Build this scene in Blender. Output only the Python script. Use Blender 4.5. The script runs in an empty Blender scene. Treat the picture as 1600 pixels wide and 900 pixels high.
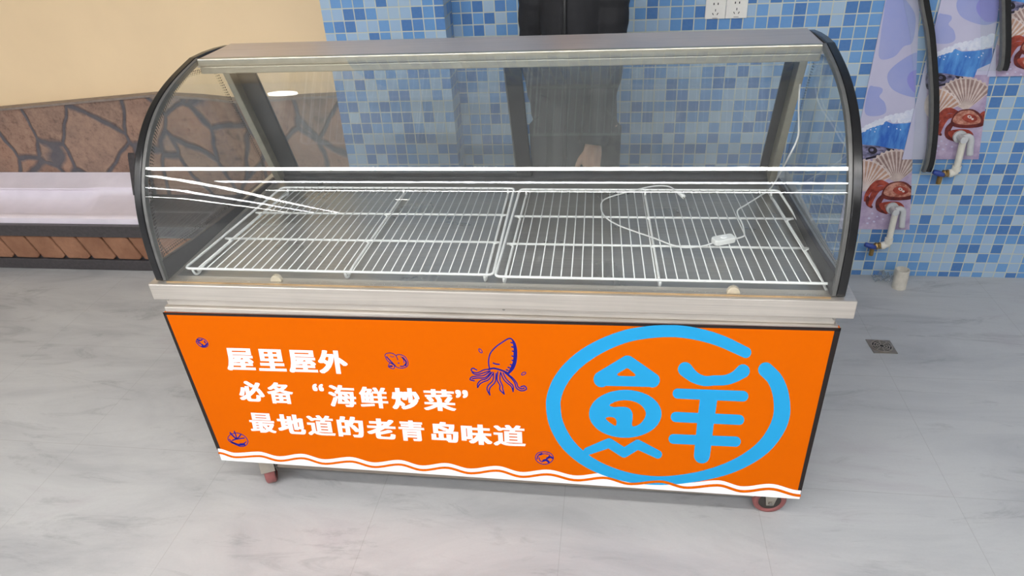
import bpy, bmesh, math, random
from mathutils import Vector, Matrix

# ------------------------------------------------------------------ camera
SCN = bpy.context.scene
COL = SCN.collection
CAM = Vector((1.24296, -1.51176, 1.74648))
F_PX, PITCH, YAW, ROLL = 1099.4665, 0.5395, -0.1634, 0.0608
_cp, _sp, _cy, _sy = math.cos(PITCH), math.sin(PITCH), math.cos(YAW), math.sin(YAW)
_fw = Vector((_sy*_cp, _cy*_cp, -_sp)); _r = Vector((_cy, -_sy, 0)); _d = _fw.cross(_r)
_c, _s = math.cos(ROLL), math.sin(ROLL)
C_R, C_D, C_F = _r*_c + _d*_s, _d*_c - _r*_s, _fw
cam_data = bpy.data.cameras.new('camera'); cam = bpy.data.objects.new('camera', cam_data); COL.objects.link(cam)
cam_data.sensor_width = 36; cam_data.lens = F_PX/1600*36; cam_data.clip_start = 0.02; cam_data.clip_end = 100
_m = Matrix((C_R, -C_D, -C_F)).transposed().to_4x4(); _m.translation = CAM
cam.matrix_world = _m
SCN.camera = cam

# ------------------------------------------------------------------ world, exposure, area lights
SCN.view_settings.view_transform = 'Standard'; SCN.view_settings.look = 'None'
SCN.view_settings.exposure = -0.70; SCN.view_settings.gamma = 1; SCN.view_settings.use_curve_mapping = False
W = bpy.data.worlds.new('world'); SCN.world = W; W.use_nodes = True
W.node_tree.nodes['Background'].inputs[0].default_value = (0.97, 0.98, 1, 1)
W.node_tree.nodes['Background'].inputs[1].default_value = 0.78
STRIP_POWER = 52.0
DOWN_POWER = 60.0

def ray(u, v):
    return C_R*((u-800)/F_PX) + C_D*((v-450)/F_PX) + C_F
def on(u, v, axis, val):                     # the point of a plane of the place that the photo shows at u, v
    q = ray(u, v); i = 'xyz'.index(axis)
    return CAM + q*((val-CAM[i])/q[i])
def on_plane(u, v, p, n):
    q = ray(u, v); return CAM + q*((Vector(p)-CAM).dot(n)/q.dot(n))

# ------------------------------------------------------------------ materials
def srgb(r, g, b):
    f = lambda c: (c/255)/12.92 if c/255 <= .04045 else ((c/255+.055)/1.055)**2.4
    return (f(r), f(g), f(b), 1)
class NT:
    def __init__(self, name):
        self.m = bpy.data.materials.new(name); self.m.use_nodes = True
        self.t = self.m.node_tree; self.n = self.t.nodes; self.l = self.t.links
        self.b = self.n['Principled BSDF']; self.out = self.n['Material Output']
    def add(self, typ, **kw):
        n = self.n.new(typ)
        for k, v in kw.items(): setattr(n, k, v)
        return n
    def link(self, a, b): self.l.new(a, b)
    def math(self, op, a, b=None, c=None):
        n = self.n.new('ShaderNodeMath'); n.operation = op
        for i, x in enumerate((a, b, c)):
            if x is None: continue
            if isinstance(x, (int, float)): n.inputs[i].default_value = x
            else: self.l.new(x, n.inputs[i])
        return n.outputs[0]
    def noise(self, vec, scale, detail=4, rough=.55, dist=0):
        n = self.n.new('ShaderNodeTexNoise'); n.inputs['Scale'].default_value = scale; n.inputs['Detail'].default_value = detail
        n.inputs['Roughness'].default_value = rough; n.inputs['Distortion'].default_value = dist
        if vec is not None: self.l.new(vec, n.inputs['Vector'])
        return n.outputs['Fac']
    def ramp(self, fac, stops, interp='LINEAR'):
        n = self.n.new('ShaderNodeValToRGB'); e = n.color_ramp.elements; n.color_ramp.interpolation = interp
        while len(e) > 1: e.remove(e[-1])
        e[0].position = stops[0][0]; e[0].color = stops[0][1]
        for p, c in stops[1:]:
            x = e.new(p); x.color = c
        self.l.new(fac, n.inputs[0]); return n.outputs[0]
    def mix(self, fac, a, b, blend='MIX'):
        n = self.n.new('ShaderNodeMix'); n.data_type = 'RGBA'; n.blend_type = blend
        for s, x in ((n.inputs[0], fac), (n.inputs[6], a), (n.inputs[7], b)):
            if isinstance(x, (int, float)): s.default_value = x
            elif isinstance(x, tuple): s.default_value = x
            else: self.l.new(x, s)
        return n.outputs[2]
    def map(self, vec, rot=(0, 0, 0), scale=(1, 1, 1), loc=(0, 0, 0)):
        n = self.n.new('ShaderNodeMapping'); n.inputs['Rotation'].default_value = rot; n.inputs['Scale'].default_value = scale
        n.inputs['Location'].default_value = loc
        self.l.new(vec, n.inputs['Vector']); return n.outputs[0]
    def pos(self): return self.n.new('ShaderNodeNewGeometry').outputs['Position']
    def obj(self): return self.n.new('ShaderNodeTexCoord').outputs['Object']
    def bump(self, h, strength=.3, dist=.002):
        n = self.n.new('ShaderNodeBump'); n.inputs['Strength'].default_value = strength; n.inputs['Distance'].default_value = dist
        self.l.new(h, n.inputs['Height']); self.l.new(n.outputs[0], self.b.inputs['Normal'])
    def set(self, color=None, rough=None, metal=None, spec=None):
        b = self.b.inputs
        for k, x in (('Base Color', color), ('Roughness', rough), ('Metallic', metal), ('Specular IOR Level', spec)):
            if x is None: continue
            if isinstance(x, (int, float)): b[k].default_value = x
            elif isinstance(x, tuple): b[k].default_value = x
            else: self.l.new(x, b[k])
        return self

def plain(name, col, rough=.5, metal=0, spec=.5, vary=.06, scale=40):
    """one colour with a faint procedural mottling"""
    t = NT(name); c = col if len(col) == 4 else srgb(*col)
    n = t.noise(t.obj(), scale, 3)
    dark = tuple(x*(1-vary) for x in c[:3])+(1,); lite = tuple(min(1, x*(1+vary)) for x in c[:3])+(1,)
    t.set(t.ramp(n, [(.3, dark), (.7, lite)]), rough, metal, spec)
    return t.m

def steel(name, col, rough, axis=0, vary=.12):
    t = NT(name); sc = [220, 220, 220]; sc[axis] = 3
    v = t.map(t.obj(), scale=tuple(sc)); n = t.noise(v, 1, 3)
    big = t.noise(t.obj(), 5, 3)
    c = srgb(*col); d = tuple(x*(1-vary) for x in c[:3])+(1,); l = tuple(x*(1+vary) for x in c[:3])+(1,)
    colr = t.ramp(t.math('ADD', t.math('MULTIPLY', n, .6), t.math('MULTIPLY', big, .4)), [(.35, d), (.65, l)])
    t.set(colr, t.ramp(big, [(.3, (rough*.85,)*3+(1,)), (.7, (rough*1.2,)*3+(1,))]), .72)
    t.bump(n, .05, .0005)
    return t.m

def glass(name, tint=(1, 1, 1, 1), haze=0.0, haze_col=(.75, .77, .78, 1), streak=False, base=.043):
    t = NT(name); t.n.remove(t.b)
    lw = t.add('ShaderNodeLayerWeight'); lw.inputs[0].default_value = .5
    fac = t.math('MULTIPLY_ADD', t.math('POWER', lw.outputs['Facing'], 5.0), .97-base, base)
    tr = t.add('ShaderNodeBsdfTransparent'); tr.inputs[0].default_value = tint
    gl = t.add('ShaderNodeBsdfGlossy'); gl.inputs['Roughness'].default_value = 0.0
    mx = t.add('ShaderNodeMixShader'); t.link(fac, mx.inputs[0]); t.link(tr.outputs[0], mx.inputs[1]); t.link(gl.outputs[0], mx.inputs[2])
    last = mx
    if haze:
        df = t.add('ShaderNodeBsdfDiffuse'); df.inputs[0].default_value = haze_col
        m2 = t.add('ShaderNodeMixShader')
        v = t.map(t.obj(), rot=(0, .35, 0), scale=(40, 8, 3)) if streak else t.map(t.obj(), scale=(4, 4, 4))
        n = t.noise(v, 1, 5)
        t.link(t.math('MULTIPLY', t.math('MULTIPLY_ADD', n, 1.6, .2), haze), m2.inputs[0])
        t.link(mx.outputs[0], m2.inputs[1]); t.link(df.outputs[0], m2.inputs[2]); last = m2
    t.link(last.outputs[0], t.out.inputs[0])
    return t.m

def emit(name, col, strength):
    t = NT(name); t.n.remove(t.b); e = t.add('ShaderNodeEmission')
    e.inputs[0].default_value = col; e.inputs[1].default_value = strength
    t.link(e.outputs[0], t.out.inputs[0]); return t.m

def tiles(name, u_axis, ou, oz, pitch=.0480):
    t = NT(name); p = t.add('ShaderNodeSeparateXYZ'); t.link(t.pos(), p.inputs[0])
    u = t.math('DIVIDE', t.math('SUBTRACT', p.outputs[u_axis], ou), pitch)
    v = t.math('DIVIDE', t.math('SUBTRACT', p.outputs[2], oz), pitch)
    fu, fv = t.math('FLOOR', u), t.math('FLOOR', v)
    cb = t.add('ShaderNodeCombineXYZ'); t.link(fu, cb.inputs[0]); t.link(fv, cb.inputs[1]); cb.inputs[2].default_value = u_axis*3.7
    wn = t.add('ShaderNodeTexWhiteNoise'); wn.noise_dimensions = '3D'; t.link(cb.outputs[0], wn.inputs['Vector'])
    body = t.ramp(wn.outputs['Value'], [(0, srgb(70, 118, 178)), (.20, srgb(84, 132, 192)), (.27, srgb(100, 150, 204)), (.55, srgb(108, 156, 208)), (.61, srgb(156, 184, 212)), (.84, srgb(166, 190, 211))], 'CONSTANT')
    grain = t.noise(t.pos(), 90, 3)
    body = t.mix(t.math('MULTIPLY', grain, .16), body, srgb(150, 180, 215))
    eu = t.math('ABSOLUTE', t.math('SUBTRACT', t.math('SUBTRACT', u, fu), .5))
    ev = t.math('ABSOLUTE', t.math('SUBTRACT', t.math('SUBTRACT', v, fv), .5))
    mx = t.math('MAXIMUM', eu, ev)
    g = t.add('ShaderNodeMapRange'); g.inputs[1].default_value = .444; g.inputs[2].default_value = .466; t.link(mx, g.inputs[0])
    t.set(t.mix(g.outputs[0], body, srgb(198, 201, 188)), t.math('MULTIPLY_ADD', g.outputs[0], .45, .28), 0, .4)
    inv = t.math('SUBTRACT', 1, g.outputs[0])
    t.bump(inv, .5, .0015)
    return t.m

def floor_mat():
    t = NT('grey_stone_floor_tile'); P = t.pos()
    v = t.map(P, rot=(0, 0, -.62), scale=(1.0, 3.2, 1))
    n1 = t.noise(v, 1.3, 8, .62, .6); n2 = t.noise(t.map(P, rot=(0, 0, -.68), scale=(2.0, 7.5, 1)), 1.1, 9, .72, 1.2); n3 = t.noise(P, 130, 3)
    base = t.ramp(n1, [(.3, srgb(178, 179, 181)), (.46, srgb(197, 198, 199)), (.58, srgb(207, 208, 208)), (.72, srgb(196, 193, 196))])
    vein = t.ramp(n2, [(.30, srgb(140, 137, 137)), (.45, srgb(218, 216, 214)), (1, srgb(226, 225, 223))])
    base = t.mix(.52, base, t.mix(1.0, base, vein, 'MULTIPLY'))
    base = t.mix(t.math('MULTIPLY', n3, .10), base, srgb(120, 118, 118))
    s = t.add('ShaderNodeSeparateXYZ'); t.link(P, s.inputs[0])
    def joint(o, off):
        u = t.math('DIVIDE', t.math('SUBTRACT', o, off), .6)
        f = t.math('SUBTRACT', t.math('FRACT', u), .5)
        return t.math('GREATER_THAN', t.math('ABSOLUTE', f), .4982)
    j = t.math('MAXIMUM', joint(s.outputs[0], -.09), joint(s.outputs[1], .18))
    t.set(t.mix(t.math('MULTIPLY', j, .26), base, srgb(120, 112, 108)), t.ramp(n1, [(.3, (.42,)*3+(1,)), (.7, (.58,)*3+(1,))]), 0, .35)
    t.bump(n2, .08, .002)
    return t.m

def stone_mat(name, scale, rot, stretch=(1, 1, 1), tone=0):
    t = NT(name); P = t.pos()
    w = t.add('ShaderNodeVectorMath', operation='ADD'); t.link(P, w.inputs[0])
    nz = t.add('ShaderNodeTexNoise'); nz.inputs['Scale'].default_value = 5; t.link(P, nz.inputs['Vector'])
    sc = t.add('ShaderNodeVectorMath', operation='SCALE'); sc.inputs['Scale'].default_value = .075; t.link(nz.outputs['Color'], sc.inputs[0])
    t.link(sc.outputs[0], w.inputs[1])
    v = t.map(w.outputs[0], rot=rot, scale=stretch)
    a = t.add('ShaderNodeTexVoronoi'); a.feature = 'DISTANCE_TO_EDGE'; a.inputs['Scale'].default_value = scale; t.link(v, a.inputs['Vector'])
    b = t.add('ShaderNodeTexVoronoi'); b.feature = 'F1'; b.inputs['Scale'].default_value = scale; t.link(v, b.inputs['Vector'])
    sx = t.add('ShaderNodeSeparateXYZ'); t.link(b.outputs['Color'], sx.inputs[0])
    cell = t.ramp(sx.outputs[0], [(0, srgb(128, 106, 96)), (.3, srgb(156, 120, 102)), (.55, srgb(140, 122, 112)), (.75, srgb(164, 124, 104)), (1, srgb(134, 128, 126))])
    n = t.noise(P, 30, 8, .72); cell = t.mix(t.ramp(n, [(.38, (0, 0, 0, 1)), (.66, (.8, .8, .8, 1))]), cell, srgb(176, 146, 126)); cell = t.mix(t.ramp(n, [(.3, (.6, .6, .6, 1)), (.45, (0, 0, 0, 1))]), cell, srgb(92, 78, 72))
    n2 = t.noise(P, 6, 4); cell = t.mix(t.ramp(n2, [(.45, (0, 0, 0, 1)), (.7, (.45, .45, .45, 1))]), cell, srgb(96, 84, 82))
    g = t.add('ShaderNodeMapRange'); g.inputs[1].default_value = .018; g.inputs[2].default_value = .05; t.link(a.outputs['Distance'], g.inputs[0])
    t.set(t.mix(g.outputs[0], t.mix(n, srgb(82, 79, 86), srgb(116, 112, 114)), cell), .75, 0, .3)
    h = t.math('ADD', t.math('MULTIPLY', g.outputs[0], 1.0), t.math('MULTIPLY', n, .5))
    t.bump(h, .7, .012)
    return t.m

# ------------------------------------------------------------------ object helpers
ORG = {}
def empty(name, label, cat, loc, group=None):
    o = bpy.data.objects.new(name, None); COL.objects.link(o); o.location = loc; o.empty_display_size = .1
    o['label'] = label; o['category'] = cat
    if group: o['group'] = group
    ORG[o.name] = Vector(loc); return o
def obj(name, bm, mats, parent=None, smooth=False, bevel=0, label=None, origin=None):
    me = bpy.data.meshes.new(name)
    org = ORG[parent.name] if parent is not None else Vector(origin or (0, 0, 0))
    if org.length: bmesh.ops.translate(bm, verts=bm.verts, vec=-org)
    bmesh.ops.recalc_face_normals(bm, faces=bm.faces) if not getattr(bm, 'keep', None) else None
    bm.to_mesh(me); bm.free()
    for m in (mats if isinstance(mats, (list, tuple)) else [mats]): me.materials.append(m)
    if smooth:
        for p in me.polygons: p.use_smooth = True
    o = bpy.data.objects.new(name, me); COL.objects.link(o)
    if parent is not None: o.parent = parent; ORG[o.name] = ORG[parent.name]
    else: o.location = org; ORG[o.name] = org
    if bevel:
        md = o.modifiers.new('bevel', 'BEVEL'); md.width = bevel; md.segments = 2; md.limit_method = 'ANGLE'; md.angle_limit = .7
    if label: o['label'] = label
    return o
def tag(o, label, cat, group=None):
    o['label'] = label; o['category'] = cat
    if group: o['group'] = group
    return o
def struct(o):
    o['kind'] = 'structure'; return o
def B(): return bmesh.new()
def box(bm, x0, x1, y0, y1, z0, z1, mi=0):
    vs = [bm.verts.new(p) for p in ((x0, y0, z0), (x1, y0, z0), (x1, y1, z0), (x0, y1, z0), (x0, y0, z1), (x1, y0, z1), (x1, y1, z1), (x0, y1, z1))]
    for f in ((0, 3, 2, 1), (4, 5, 6, 7), (0, 1, 5, 4), (1, 2, 6, 5), (2, 3, 7, 6), (3, 0, 4, 7)):
        bm.faces.new([vs[i] for i in f]).material_index = mi
    return bm
def loft(bm, rings, closed=True, caps=True, mi=0):
    R = [[bm.verts.new(p) for p in r] for r in rings]; n = len(R[0])
    for a, b in zip(R[:-1], R[1:]):
        for i in range(n if closed else n-1):
            j = (i+1) % n
            bm.faces.new((a[i], a[j], b[j], b[i])).material_index = mi
    if caps and closed:
        bm.faces.new(R[0][::-1]).material_index = mi; bm.faces.new(R[-1]).material_index = mi
    return R
def catmull(P, n=6, closed=False):
    P = [Vector(p) for p in P]; out = []; N = len(P)
    for i in range(N if closed else N-1):
        if closed: a, b, c, d = P[i-1], P[i], P[(i+1) % N], P[(i+2) % N]
        else: a, b, c, d = P[max(i-1, 0)], P[i], P[i+1], P[min(i+2, N-1)]
        for k in range(n):
            t = k/n
            out.append(.5*((2*b)+(c-a)*t+(2*a-5*b+4*c-d)*t*t+(3*b-a-3*c+d)*t**3))
    if not closed: out.append(P[-1])
    return out
def tube(bm, pts, r, seg=8, closed=False, mi=0):
    P = [Vector(p) for p in pts]; N = len(P); rings = []
    rr = r if isinstance(r, (list, tuple)) else [r]*N
    up = None
    for i in range(N):
        if closed: t = (P[(i+1) % N]-P[i-1])
        else: t = P[min(i+1, N-1)]-P[max(i-1, 0)]
        t.normalize()
        if up is None:
            up = Vector((0, 0, 1)) if abs(t.z) < .9 else Vector((0, 1, 0))
        s = t.cross(up); s.normalize(); up = s.cross(t); up.normalize()
        rings.append([P[i]+(s*math.cos(a)+up*math.sin(a))*rr[i] for a in [2*math.pi*k/seg for k in range(seg)]])
    if closed:
        R = [[bm.verts.new(p) for p in q] for q in rings]
        for a, b in zip(R, R[1:]+R[:1]):
            for i in range(seg):
                j = (i+1) % seg; bm.faces.new((a[i], a[j], b[j], b[i])).material_index = mi
    else: loft(bm, rings, True, True, mi)
    return bm
def cyl(bm, a, b, r, seg=24, r2=None, mi=0):
    return tube(bm, [a, b], [r, r if r2 is None else r2], seg, mi=mi)
def prism(bm, poly, ext, mi=0):
    """closed 3D polygon pushed along ext"""
    a = [bm.verts.new(p) for p in poly]; b = [bm.verts.new(Vector(p)+Vector(ext)) for p in poly]; n = len(a)
    bm.faces.new(a).material_index = mi; bm.faces.new(b[::-1]).material_index = mi
    for i in range(n):
        j = (i+1) % n; bm.faces.new((a[j], a[i], b[i], b[j])).material_index = mi
    return bm
def rounded(corners, r, n=4):
    """polyline corners rounded (3D, closed)"""
    out = []; N = len(corners); C3 = [Vector(c) for c in corners]
    for i in range(N):
        p, a, b = C3[i], C3[i-1], C3[(i+1) % N]
        u = (a-p).normalized()*r; v = (b-p).normalized()*r
        for k in range(n+1):
            t = k/n; out.append((p+u)*(1-t)**2+p*2*t*(1-t)+(p+v)*t*t)
    return out
# flat artwork: polygons in photo pixels laid on a real surface through `to3`
def strip2d(pts, w, n=5, closed=False, cap=True, smooth=True):
    P = [Vector((p[0], p[1], (w if not isinstance(w, (list, tuple)) else w[i]))) for i, p in enumerate(pts)]
    if smooth and len(P) > 2: P = catmull(P, n, closed)
    polys = []; N = len(P); L = []; Rr = []
    for i in range(N):
        t = (P[(i+1) % N]-P[i-1]) if closed else (P[min(i+1, N-1)]-P[max(i-1, 0)])
        t = Vector((t.x, t.y)); t.normalize(); nn = Vector((-t.y, t.x)); h = P[i].z/2; c = Vector((P[i].x, P[i].y))
        L.append(c+nn*h); Rr.append(c-nn*h)
        if cap and not closed and i in (0, N-1):
            s = -1 if i == 0 else 1
            polys.append([c+nn*h*math.cos(a)+t*s*h*math.sin(a) for a in [math.pi*k/10 for k in range(11)]])
    for i in range(N if closed else N-1):
        j = (i+1) % N; polys.append([L[i], L[j], Rr[j], Rr[i]])
    return polys
def ell2d(cx, cy, rx, ry, rot=0, n=40):
    c, s = math.cos(rot), math.sin(rot)
    return [Vector((cx+rx*math.cos(a)*c-ry*math.sin(a)*s, cy+rx*math.cos(a)*s+ry*math.sin(a)*c)) for a in [2*math.pi*k/n for k in range(n)]]
def lay(bm, polys, to3, mi=0):
    for poly in polys:
        vs = [bm.verts.new(to3(p[0], p[1])) for p in poly]
        try: bm.faces.new(vs).material_index = mi
        except ValueError: pass
def lay_fill(bm, contours, to3, mi=0):
    """outline with holes, filled, laid on a surface"""
    cu = bpy.data.curves.new('outline', 'CURVE'); cu.dimensions = '2D'; cu.fill_mode = 'BOTH'
    for c in contours:
        sp = cu.splines.new('POLY'); sp.points.add(len(c)-1); sp.use_cyclic_u = True
        for p, q in zip(sp.points, c): p.co = (q[0]/100, q[1]/100, 0, 1)
    ob = bpy.data.objects.new('outline', cu); me = ob.to_mesh()
    vs = [bm.verts.new(to3(v.co.x*100, v.co.y*100)) for v in me.vertices]
    for f in me.polygons:
        try: bm.faces.new([vs[i] for i in f.vertices]).material_index = mi
        except ValueError: pass
    ob.to_mesh_clear(); bpy.data.objects.remove(ob); bpy.data.curves.remove(cu)
random.seed(4)
GLYPHS = {
 '屋': [[43,0,374,0,374,118,111,118,109,119,109,127,111,129,387,129,387,176,328,177,368,212,385,232,384,252,366,266,369,269,369,313,263,314,262,340,264,342,399,342,400,387,70,388,68,388,64,400,27,400,13,391,1,385,0,364,23,306,37,232,42,159],[110,47,109,68,111,70,306,70,308,68,308,49,306,47],[109,176,109,198,120,188,130,177],[226,176,205,201,252,197,245,190,244,176],[280,243,262,246,263,266,321,266,301,243],[190,250,161,253,136,258,104,259,102,266,195,266,196,251],[94,314,92,317,88,342,196,341,195,314]],
 '里': [[41,0,366,1,366,220,238,221,237,251,239,253,378,253,378,304,238,305,237,348,239,350,399,350,399,400,0,399,1,350,164,350,166,348,165,305,28,304,29,253,164,253,166,251,165,221,41,220],[110,51,110,87,168,86,168,51],[236,51,236,87,296,86,295,51],[110,134,110,172,168,171,168,134],[236,134,236,172,296,171,295,134]],
 '外': [[76,0,113,0,141,6,141,25,131,61,132,63,206,62,224,69,225,0,291,1,291,125,303,127,346,164,373,190,399,219,400,237,396,242,376,260,338,260,328,247,291,209,290,400,225,399,224,103,205,197,194,224,167,286,122,348,117,354,61,397,24,397,0,372,0,353,33,332,61,307,89,274,104,249,94,238,67,216,61,222,23,222,2,206,0,202,0,184,25,147,45,104,64,49,74,3],[117,112,105,143,96,163,104,164,129,184,133,186,142,158,152,112]],
 '必': [[127,0,165,0,248,65,261,76,262,84,295,23,331,23,360,36,360,53,359,57,325,118,312,139,337,140,356,171,372,202,395,256,400,271,400,293,373,307,337,306,334,299,332,306,328,349,320,377,318,380,305,393,300,396,277,400,161,400,136,397,118,387,109,369,107,349,56,378,19,377,0,353,1,334,51,306,92,278,108,265,107,160,99,198,88,237,80,262,65,293,62,295,26,295,4,285,0,282,0,264,16,233,27,203,37,164,44,128,46,125,83,125,107,133,109,100,174,100,175,201,181,197,196,179,225,142,239,122,237,120,207,120,203,118,167,86,110,41,109,39,109,21],[282,183,230,245,175,297,175,328,179,345,199,350,241,350,252,347,262,332,265,311,267,281,269,270,306,270,321,279,328,281,308,232]],
 '备': [[134,0,162,0,194,7,194,20,184,38,317,37,335,49,335,63,319,85,294,112,258,141,284,150,321,161,359,168,400,175,400,187,382,216,344,215,343,399,283,399,282,386,280,386,116,386,115,386,114,400,54,399,54,220,44,222,13,222,7,206,0,194,0,180,40,172,77,163,121,149,140,141,109,117,69,142,38,142,18,120,19,106,58,83,85,61,111,33],[157,79,164,87,176,97,199,112,225,95,243,79],[196,174,173,185,121,204,286,203,262,197,224,184,205,175],[115,245,115,273,168,272,168,245],[230,245,230,273,282,272,281,245],[115,313,115,345,168,344,168,313],[230,313,230,345,282,344,281,313]],
 '“': [[113,1,168,3,168,90,130,166,133,175,160,190,168,201,181,247,181,317,160,378,119,399,69,399,22,364,13,338,0,272,0,200,7,137,30,76,57,40,72,26],[335,1,387,3,387,94,354,156,352,166,356,175,385,194,390,205,400,242,400,326,382,378,341,399,291,399,254,373,238,355,222,276,222,192,226,158,229,137,252,76,286,32]],
 '海': [[161,0,192,0,219,8,220,22,211,48,390,49,389,90,194,90,192,92,179,116,181,118,372,119,372,143,371,147,371,172,369,205,400,207,400,247,398,249,369,249,367,250,364,300,365,302,389,302,389,342,358,344,353,366,346,385,331,397,319,400,235,399,234,389,228,374,228,359,283,360,290,355,294,347,295,343,120,343,119,328,132,254,132,249,130,249,121,249,121,260,111,289,69,396,66,397,37,397,11,379,11,366,41,298,67,229,96,228,97,211,95,209,64,208,53,199,34,185,1,166,1,150,12,134,17,130,48,130,68,141,91,155,112,171,112,187,99,205,100,206,138,206,143,164,142,162,118,162,93,144,93,130,113,105,129,76,120,86,90,86,59,63,22,42,22,27,37,7,70,7,105,25,126,39,136,48,138,58,150,32],[205,160,203,167,199,205,239,206,240,203,220,183,208,173,207,160],[270,160,297,190,299,194,300,205,310,206,312,160],[193,249,186,301,233,301,230,295,198,263,197,249],[259,249,284,275,292,287,293,301,302,301,304,292,307,249]],
 '鲜': [[63,0,96,0,118,3,119,6,119,19,113,36,174,35,189,45,191,48,191,61,168,104,167,107,168,107,184,106,185,84,223,83,216,64,200,32,200,19,202,16,219,9,251,10,265,33,277,64,277,78,268,83,284,84,291,74,305,45,320,7,351,7,377,14,377,27,350,83,392,84,392,123,320,124,319,171,321,173,384,173,385,212,320,213,319,258,321,260,399,260,400,301,319,303,318,400,260,399,259,302,198,302,194,303,21,302,21,155,1,137,0,122,22,93,36,67,50,37,61,2],[98,75,82,107,103,107,110,95,119,75],[197,124,197,172,260,172,259,124],[76,147,75,185,76,187,81,187,82,185,82,148,82,147],[135,147,134,185,135,187,139,187,141,185,141,148,140,147],[197,213,197,260,260,259,259,213],[76,224,75,262,76,264,81,264,82,262,82,225,82,224],[135,224,134,262,135,264,139,264,141,262,141,225,140,224],[165,319,203,319,203,358,48,378,11,378,8,374,4,348,5,336]],
 '炒': [[237,0,301,0,302,69,305,70,318,65,355,65,383,122,394,152,400,174,400,196,376,206,366,206,381,212,381,232,353,290,305,341,252,374,180,399,144,398,137,383,128,371,128,353,161,342,127,342,108,319,98,345,81,374,61,399,22,400,1,378,1,361,35,311,53,257,58,216,56,214,22,213,6,207,0,204,0,187,7,164,12,139,16,111,17,86,62,85,62,3,127,3,128,72,163,72,179,79,180,73,183,71,222,71,232,74,236,73],[303,114,303,231,318,203,335,202,321,155],[236,145,223,199,212,226,174,226,150,213,150,195,154,183,152,185,128,186,125,235,183,300,183,319,168,337,167,340,194,333,241,305,248,301,272,275,237,274]],
 '菜': [[103,0,162,0,162,28,164,30,235,30,237,0,296,0,298,2,298,30,391,31,390,71,298,72,298,84,304,83,340,83,363,106,363,120,289,134,209,142,224,171,231,194,231,242,394,243,393,283,272,284,288,297,326,320,361,336,399,348,400,361,388,375,379,389,350,389,311,374,269,351,231,323,229,400,169,399,168,323,125,354,85,376,52,391,20,391,1,367,1,350,38,337,75,319,111,296,125,284,10,283,10,243,169,242,169,212,171,209,159,177,150,162,149,147,95,149,108,165,124,191,131,208,131,222,107,235,77,235,74,233,70,221,61,203,40,172,41,159,58,150,28,149,25,140,21,123,22,110,115,106,103,104,102,71,11,71,10,31,102,30],[163,71,163,102,229,96,236,94,235,71],[308,133,339,133,367,143,367,158,339,205,316,237,285,237,263,226,263,213,286,176]],
 '”': [[59,1,112,1,162,37,181,130,181,194,174,261,151,323,114,372,71,399,15,399,13,309,50,232,18,208,10,189,0,147,0,79,16,24],[278,1,335,1,383,38,400,117,400,219,393,270,374,321,340,368,290,399,240,400,235,394,235,309,273,232,235,202,223,155,222,83,240,21]],
 '最': [[53,0,345,0,346,142,53,142],[112,37,111,52,113,54,283,54,285,52,285,39,283,37],[112,90,111,105,113,107,283,107,285,105,285,92,283,89],[2,153,394,153,394,195,203,195,201,196,201,205,203,207,332,207,336,206,364,206,382,214,382,231,372,259,353,296,331,326,360,344,379,352,399,358,400,373,383,397,350,397,319,385,286,366,244,390,225,398,203,399,199,400,142,400,141,361,33,376,3,375,0,351,0,333,36,329,39,327,39,197,37,195,1,194],[98,195,98,210,141,209,141,195],[98,248,98,266,141,265,141,248],[201,248,201,310,222,311,222,338,224,340,244,326,220,289],[266,248,272,262,287,284,296,274,310,250,309,248],[98,304,98,321,138,317,141,315,141,304]],
 '地': [[236,0,300,1,300,89,316,82,328,72,364,72,384,81,380,254,379,266,372,285,361,292,375,293,387,300,399,304,400,306,400,330,396,359,388,382,374,394,369,397,350,400,204,400,188,399,174,393,167,389,157,370,154,344,153,291,48,343,12,343,1,317,0,312,1,291,52,269,52,152,3,151,2,104,4,102,52,101,53,6,117,6,118,102,154,101,155,40,218,40,219,124,221,126,233,121,235,118],[315,150,300,159,300,250,310,250,315,238,318,152,317,150],[118,152,118,173,148,159,154,155,154,152,152,151],[234,188,221,194,219,197,219,324,225,347,245,352,314,352,321,351,330,342,333,334,336,313,337,297,300,297,299,315,235,314],[118,209,118,239,124,237,154,236,153,222,123,222]],
 '道': [[173,0,205,1,228,34,234,47,234,56,236,57,258,57,275,28,289,1,318,1,344,9,347,11,347,26,327,56,393,57,394,96,392,98,279,98,269,119,360,120,359,334,147,334,166,343,184,348,199,351,235,352,238,354,315,351,369,346,399,346,400,359,394,376,392,387,390,391,284,393,280,395,192,395,159,391,134,384,114,375,89,358,81,364,58,387,48,400,19,400,0,375,1,359,30,332,44,322,58,315,59,313,59,197,3,196,3,153,118,153,118,313,121,317,136,327,137,120,204,119,206,117,210,101,210,99,208,98,123,98,118,103,96,118,66,118,43,86,9,48,9,34,31,19,61,19,96,54,108,69,109,57,168,57,168,55,163,45,150,26,150,13,150,11],[197,158,197,179,300,178,300,158],[197,215,197,237,300,236,300,215],[197,273,197,295,300,295,300,273]],
 '的': [[219,0,260,0,285,5,289,7,289,28,277,65,278,68,400,69,400,116,399,120,396,215,391,294,382,352,372,379,355,395,334,400,251,400,232,398,229,384,222,370,222,351,282,350,294,351,300,348,304,344,313,323,318,286,304,293,264,293,241,255,200,197,199,190,191,189,189,191,188,362,70,363,69,396,1,396,0,71,47,70,65,3,68,1,110,1,140,7,140,25,125,69,188,70,189,88,209,37],[70,116,70,186,118,187,119,117],[260,116,237,162,264,163,300,211,322,242,325,207,328,117],[70,233,70,315,118,316,119,234]],
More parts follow.
